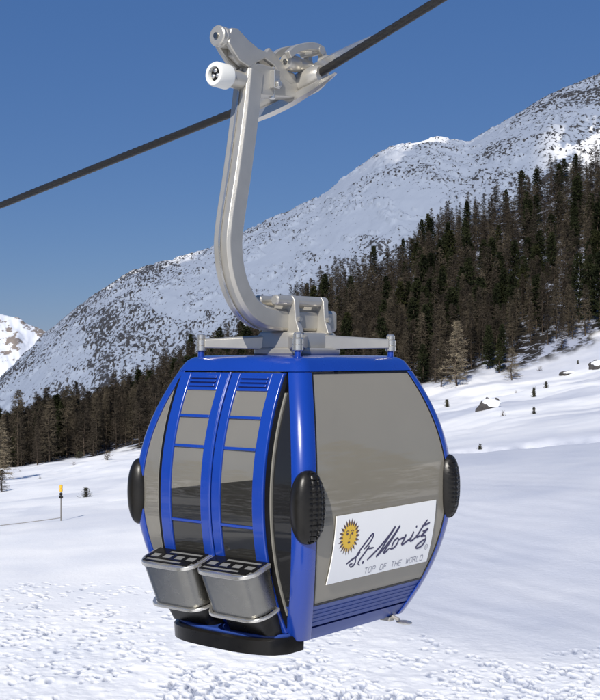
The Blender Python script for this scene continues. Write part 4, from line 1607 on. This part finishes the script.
obj('sun_face', mbF, M['sun_brown'], sign, smooth=False)

# ------------------------------------------------------------------ the cable (twisted strands)
cy_, sy_ = math.cos(YAW), math.sin(YAW)


def cable_pt(s):
    z = 2.185 + (0.335 * s if s > 0 else 0.168 * s)
    k = 0.35                                     # softened kink over the grip
    if abs(s) < k:
        z = 2.185 + (0.335 + 0.168) / 2 * s + (0.335 - 0.168) / 2 * (s * s / (2 * k) + k / 2)
    z -= 0.0
    return Vector((CX + s * cy_, CY + s * sy_, EYE + z))


mb = MB()
ss = list(np.arange(-40, -6, 0.5)) + list(np.arange(-6, 3, 0.02)) + list(np.arange(3, 11, 0.25))
loops = []
side = Vector((-sy_, cy_, 0))
for s in ss:
    p = cable_pt(s)
    t = (cable_pt(s + 0.05) - cable_pt(s - 0.05)).normalized()
    u2 = side
    v2 = t.cross(u2).normalized()
    tw_ = s * 2 * math.pi / 0.42
    loop = []
    for k in range(36):
        a = 2 * math.pi * k / 36
        r = 0.0300 + 0.0040 * abs(math.cos(3 * (a - tw_)))
        loop.append(p + (u2 * math.cos(a) + v2 * math.sin(a)) * r)
    loops.append(loop)
mb.loft(loops)
tag(obj('haul_cable', mb, M['cable']), 'thick dark steel cable crossing the sky and carrying the gondola', 'cable')

# ------------------------------------------------------------------ light, sky, camera
SUN_EL, SUN_AZ = math.radians(37), math.atan2(-0.30, -0.954)    # azimuth measured from +Y towards +X
sd = Vector((math.sin(SUN_AZ) * math.cos(SUN_EL), math.cos(SUN_AZ) * math.cos(SUN_EL), math.sin(SUN_EL)))
ld = bpy.data.lights.new('sun', 'SUN')
ld.energy = 5.0
ld.angle = math.radians(0.53)
ld.color = (1.0, 0.955, 0.88)
lo_ = bpy.data.objects.new('sun', ld)
C.objects.link(lo_)
lo_.rotation_euler = (-sd).to_track_quat('-Z', 'Y').to_euler()

w = bpy.data.worlds.new('World')
scene.world = w
w.use_nodes = True
nt = w.node_tree
sky = nt.nodes.new('ShaderNodeTexSky')
sky.sky_type = 'NISHITA'
sky.sun_disc = False
sky.sun_elevation = SUN_EL
sky.sun_rotation = SUN_AZ
sky.altitude = 1900
sky.air_density = 1.0
sky.dust_density = 0.3
sky.ozone_density = 2.0
bg = nt.nodes['Background']
bg.inputs['Strength'].default_value = 0.077
mxs = nt.nodes.new('ShaderNodeMix')
mxs.data_type = 'RGBA'
mxs.blend_type = 'MIX'
mxs.inputs['Factor'].default_value = 0.66
mxs.inputs['B'].default_value = (0.42, 1.62, 5.0, 1)          # clear high-altitude blue evens out the low haze
nt.links.new(sky.outputs[0], mxs.inputs['A'])
nt.links.new(mxs.outputs['Result'], bg.inputs['Color'])


cam = bpy.data.cameras.new('camera')
cam.sensor_fit = 'HORIZONTAL'
cam.sensor_width = 36
cam.lens = 36 * FOC / 600
cam.shift_y = (HOR - 350) / 600
cam.clip_start = 0.1
cam.clip_end = 6000
co = bpy.data.objects.new('camera', cam)
C.objects.link(co)
co.location = (0, 0, EYE)
co.rotation_euler = (math.radians(90), 0, 0)
scene.camera = co
scene.view_settings.view_transform = 'Standard'
scene.view_settings.look = 'None'
scene.view_settings.exposure = 0
scene.cycles.max_bounces = 8
scene.cycles.transparent_max_bounces = 16
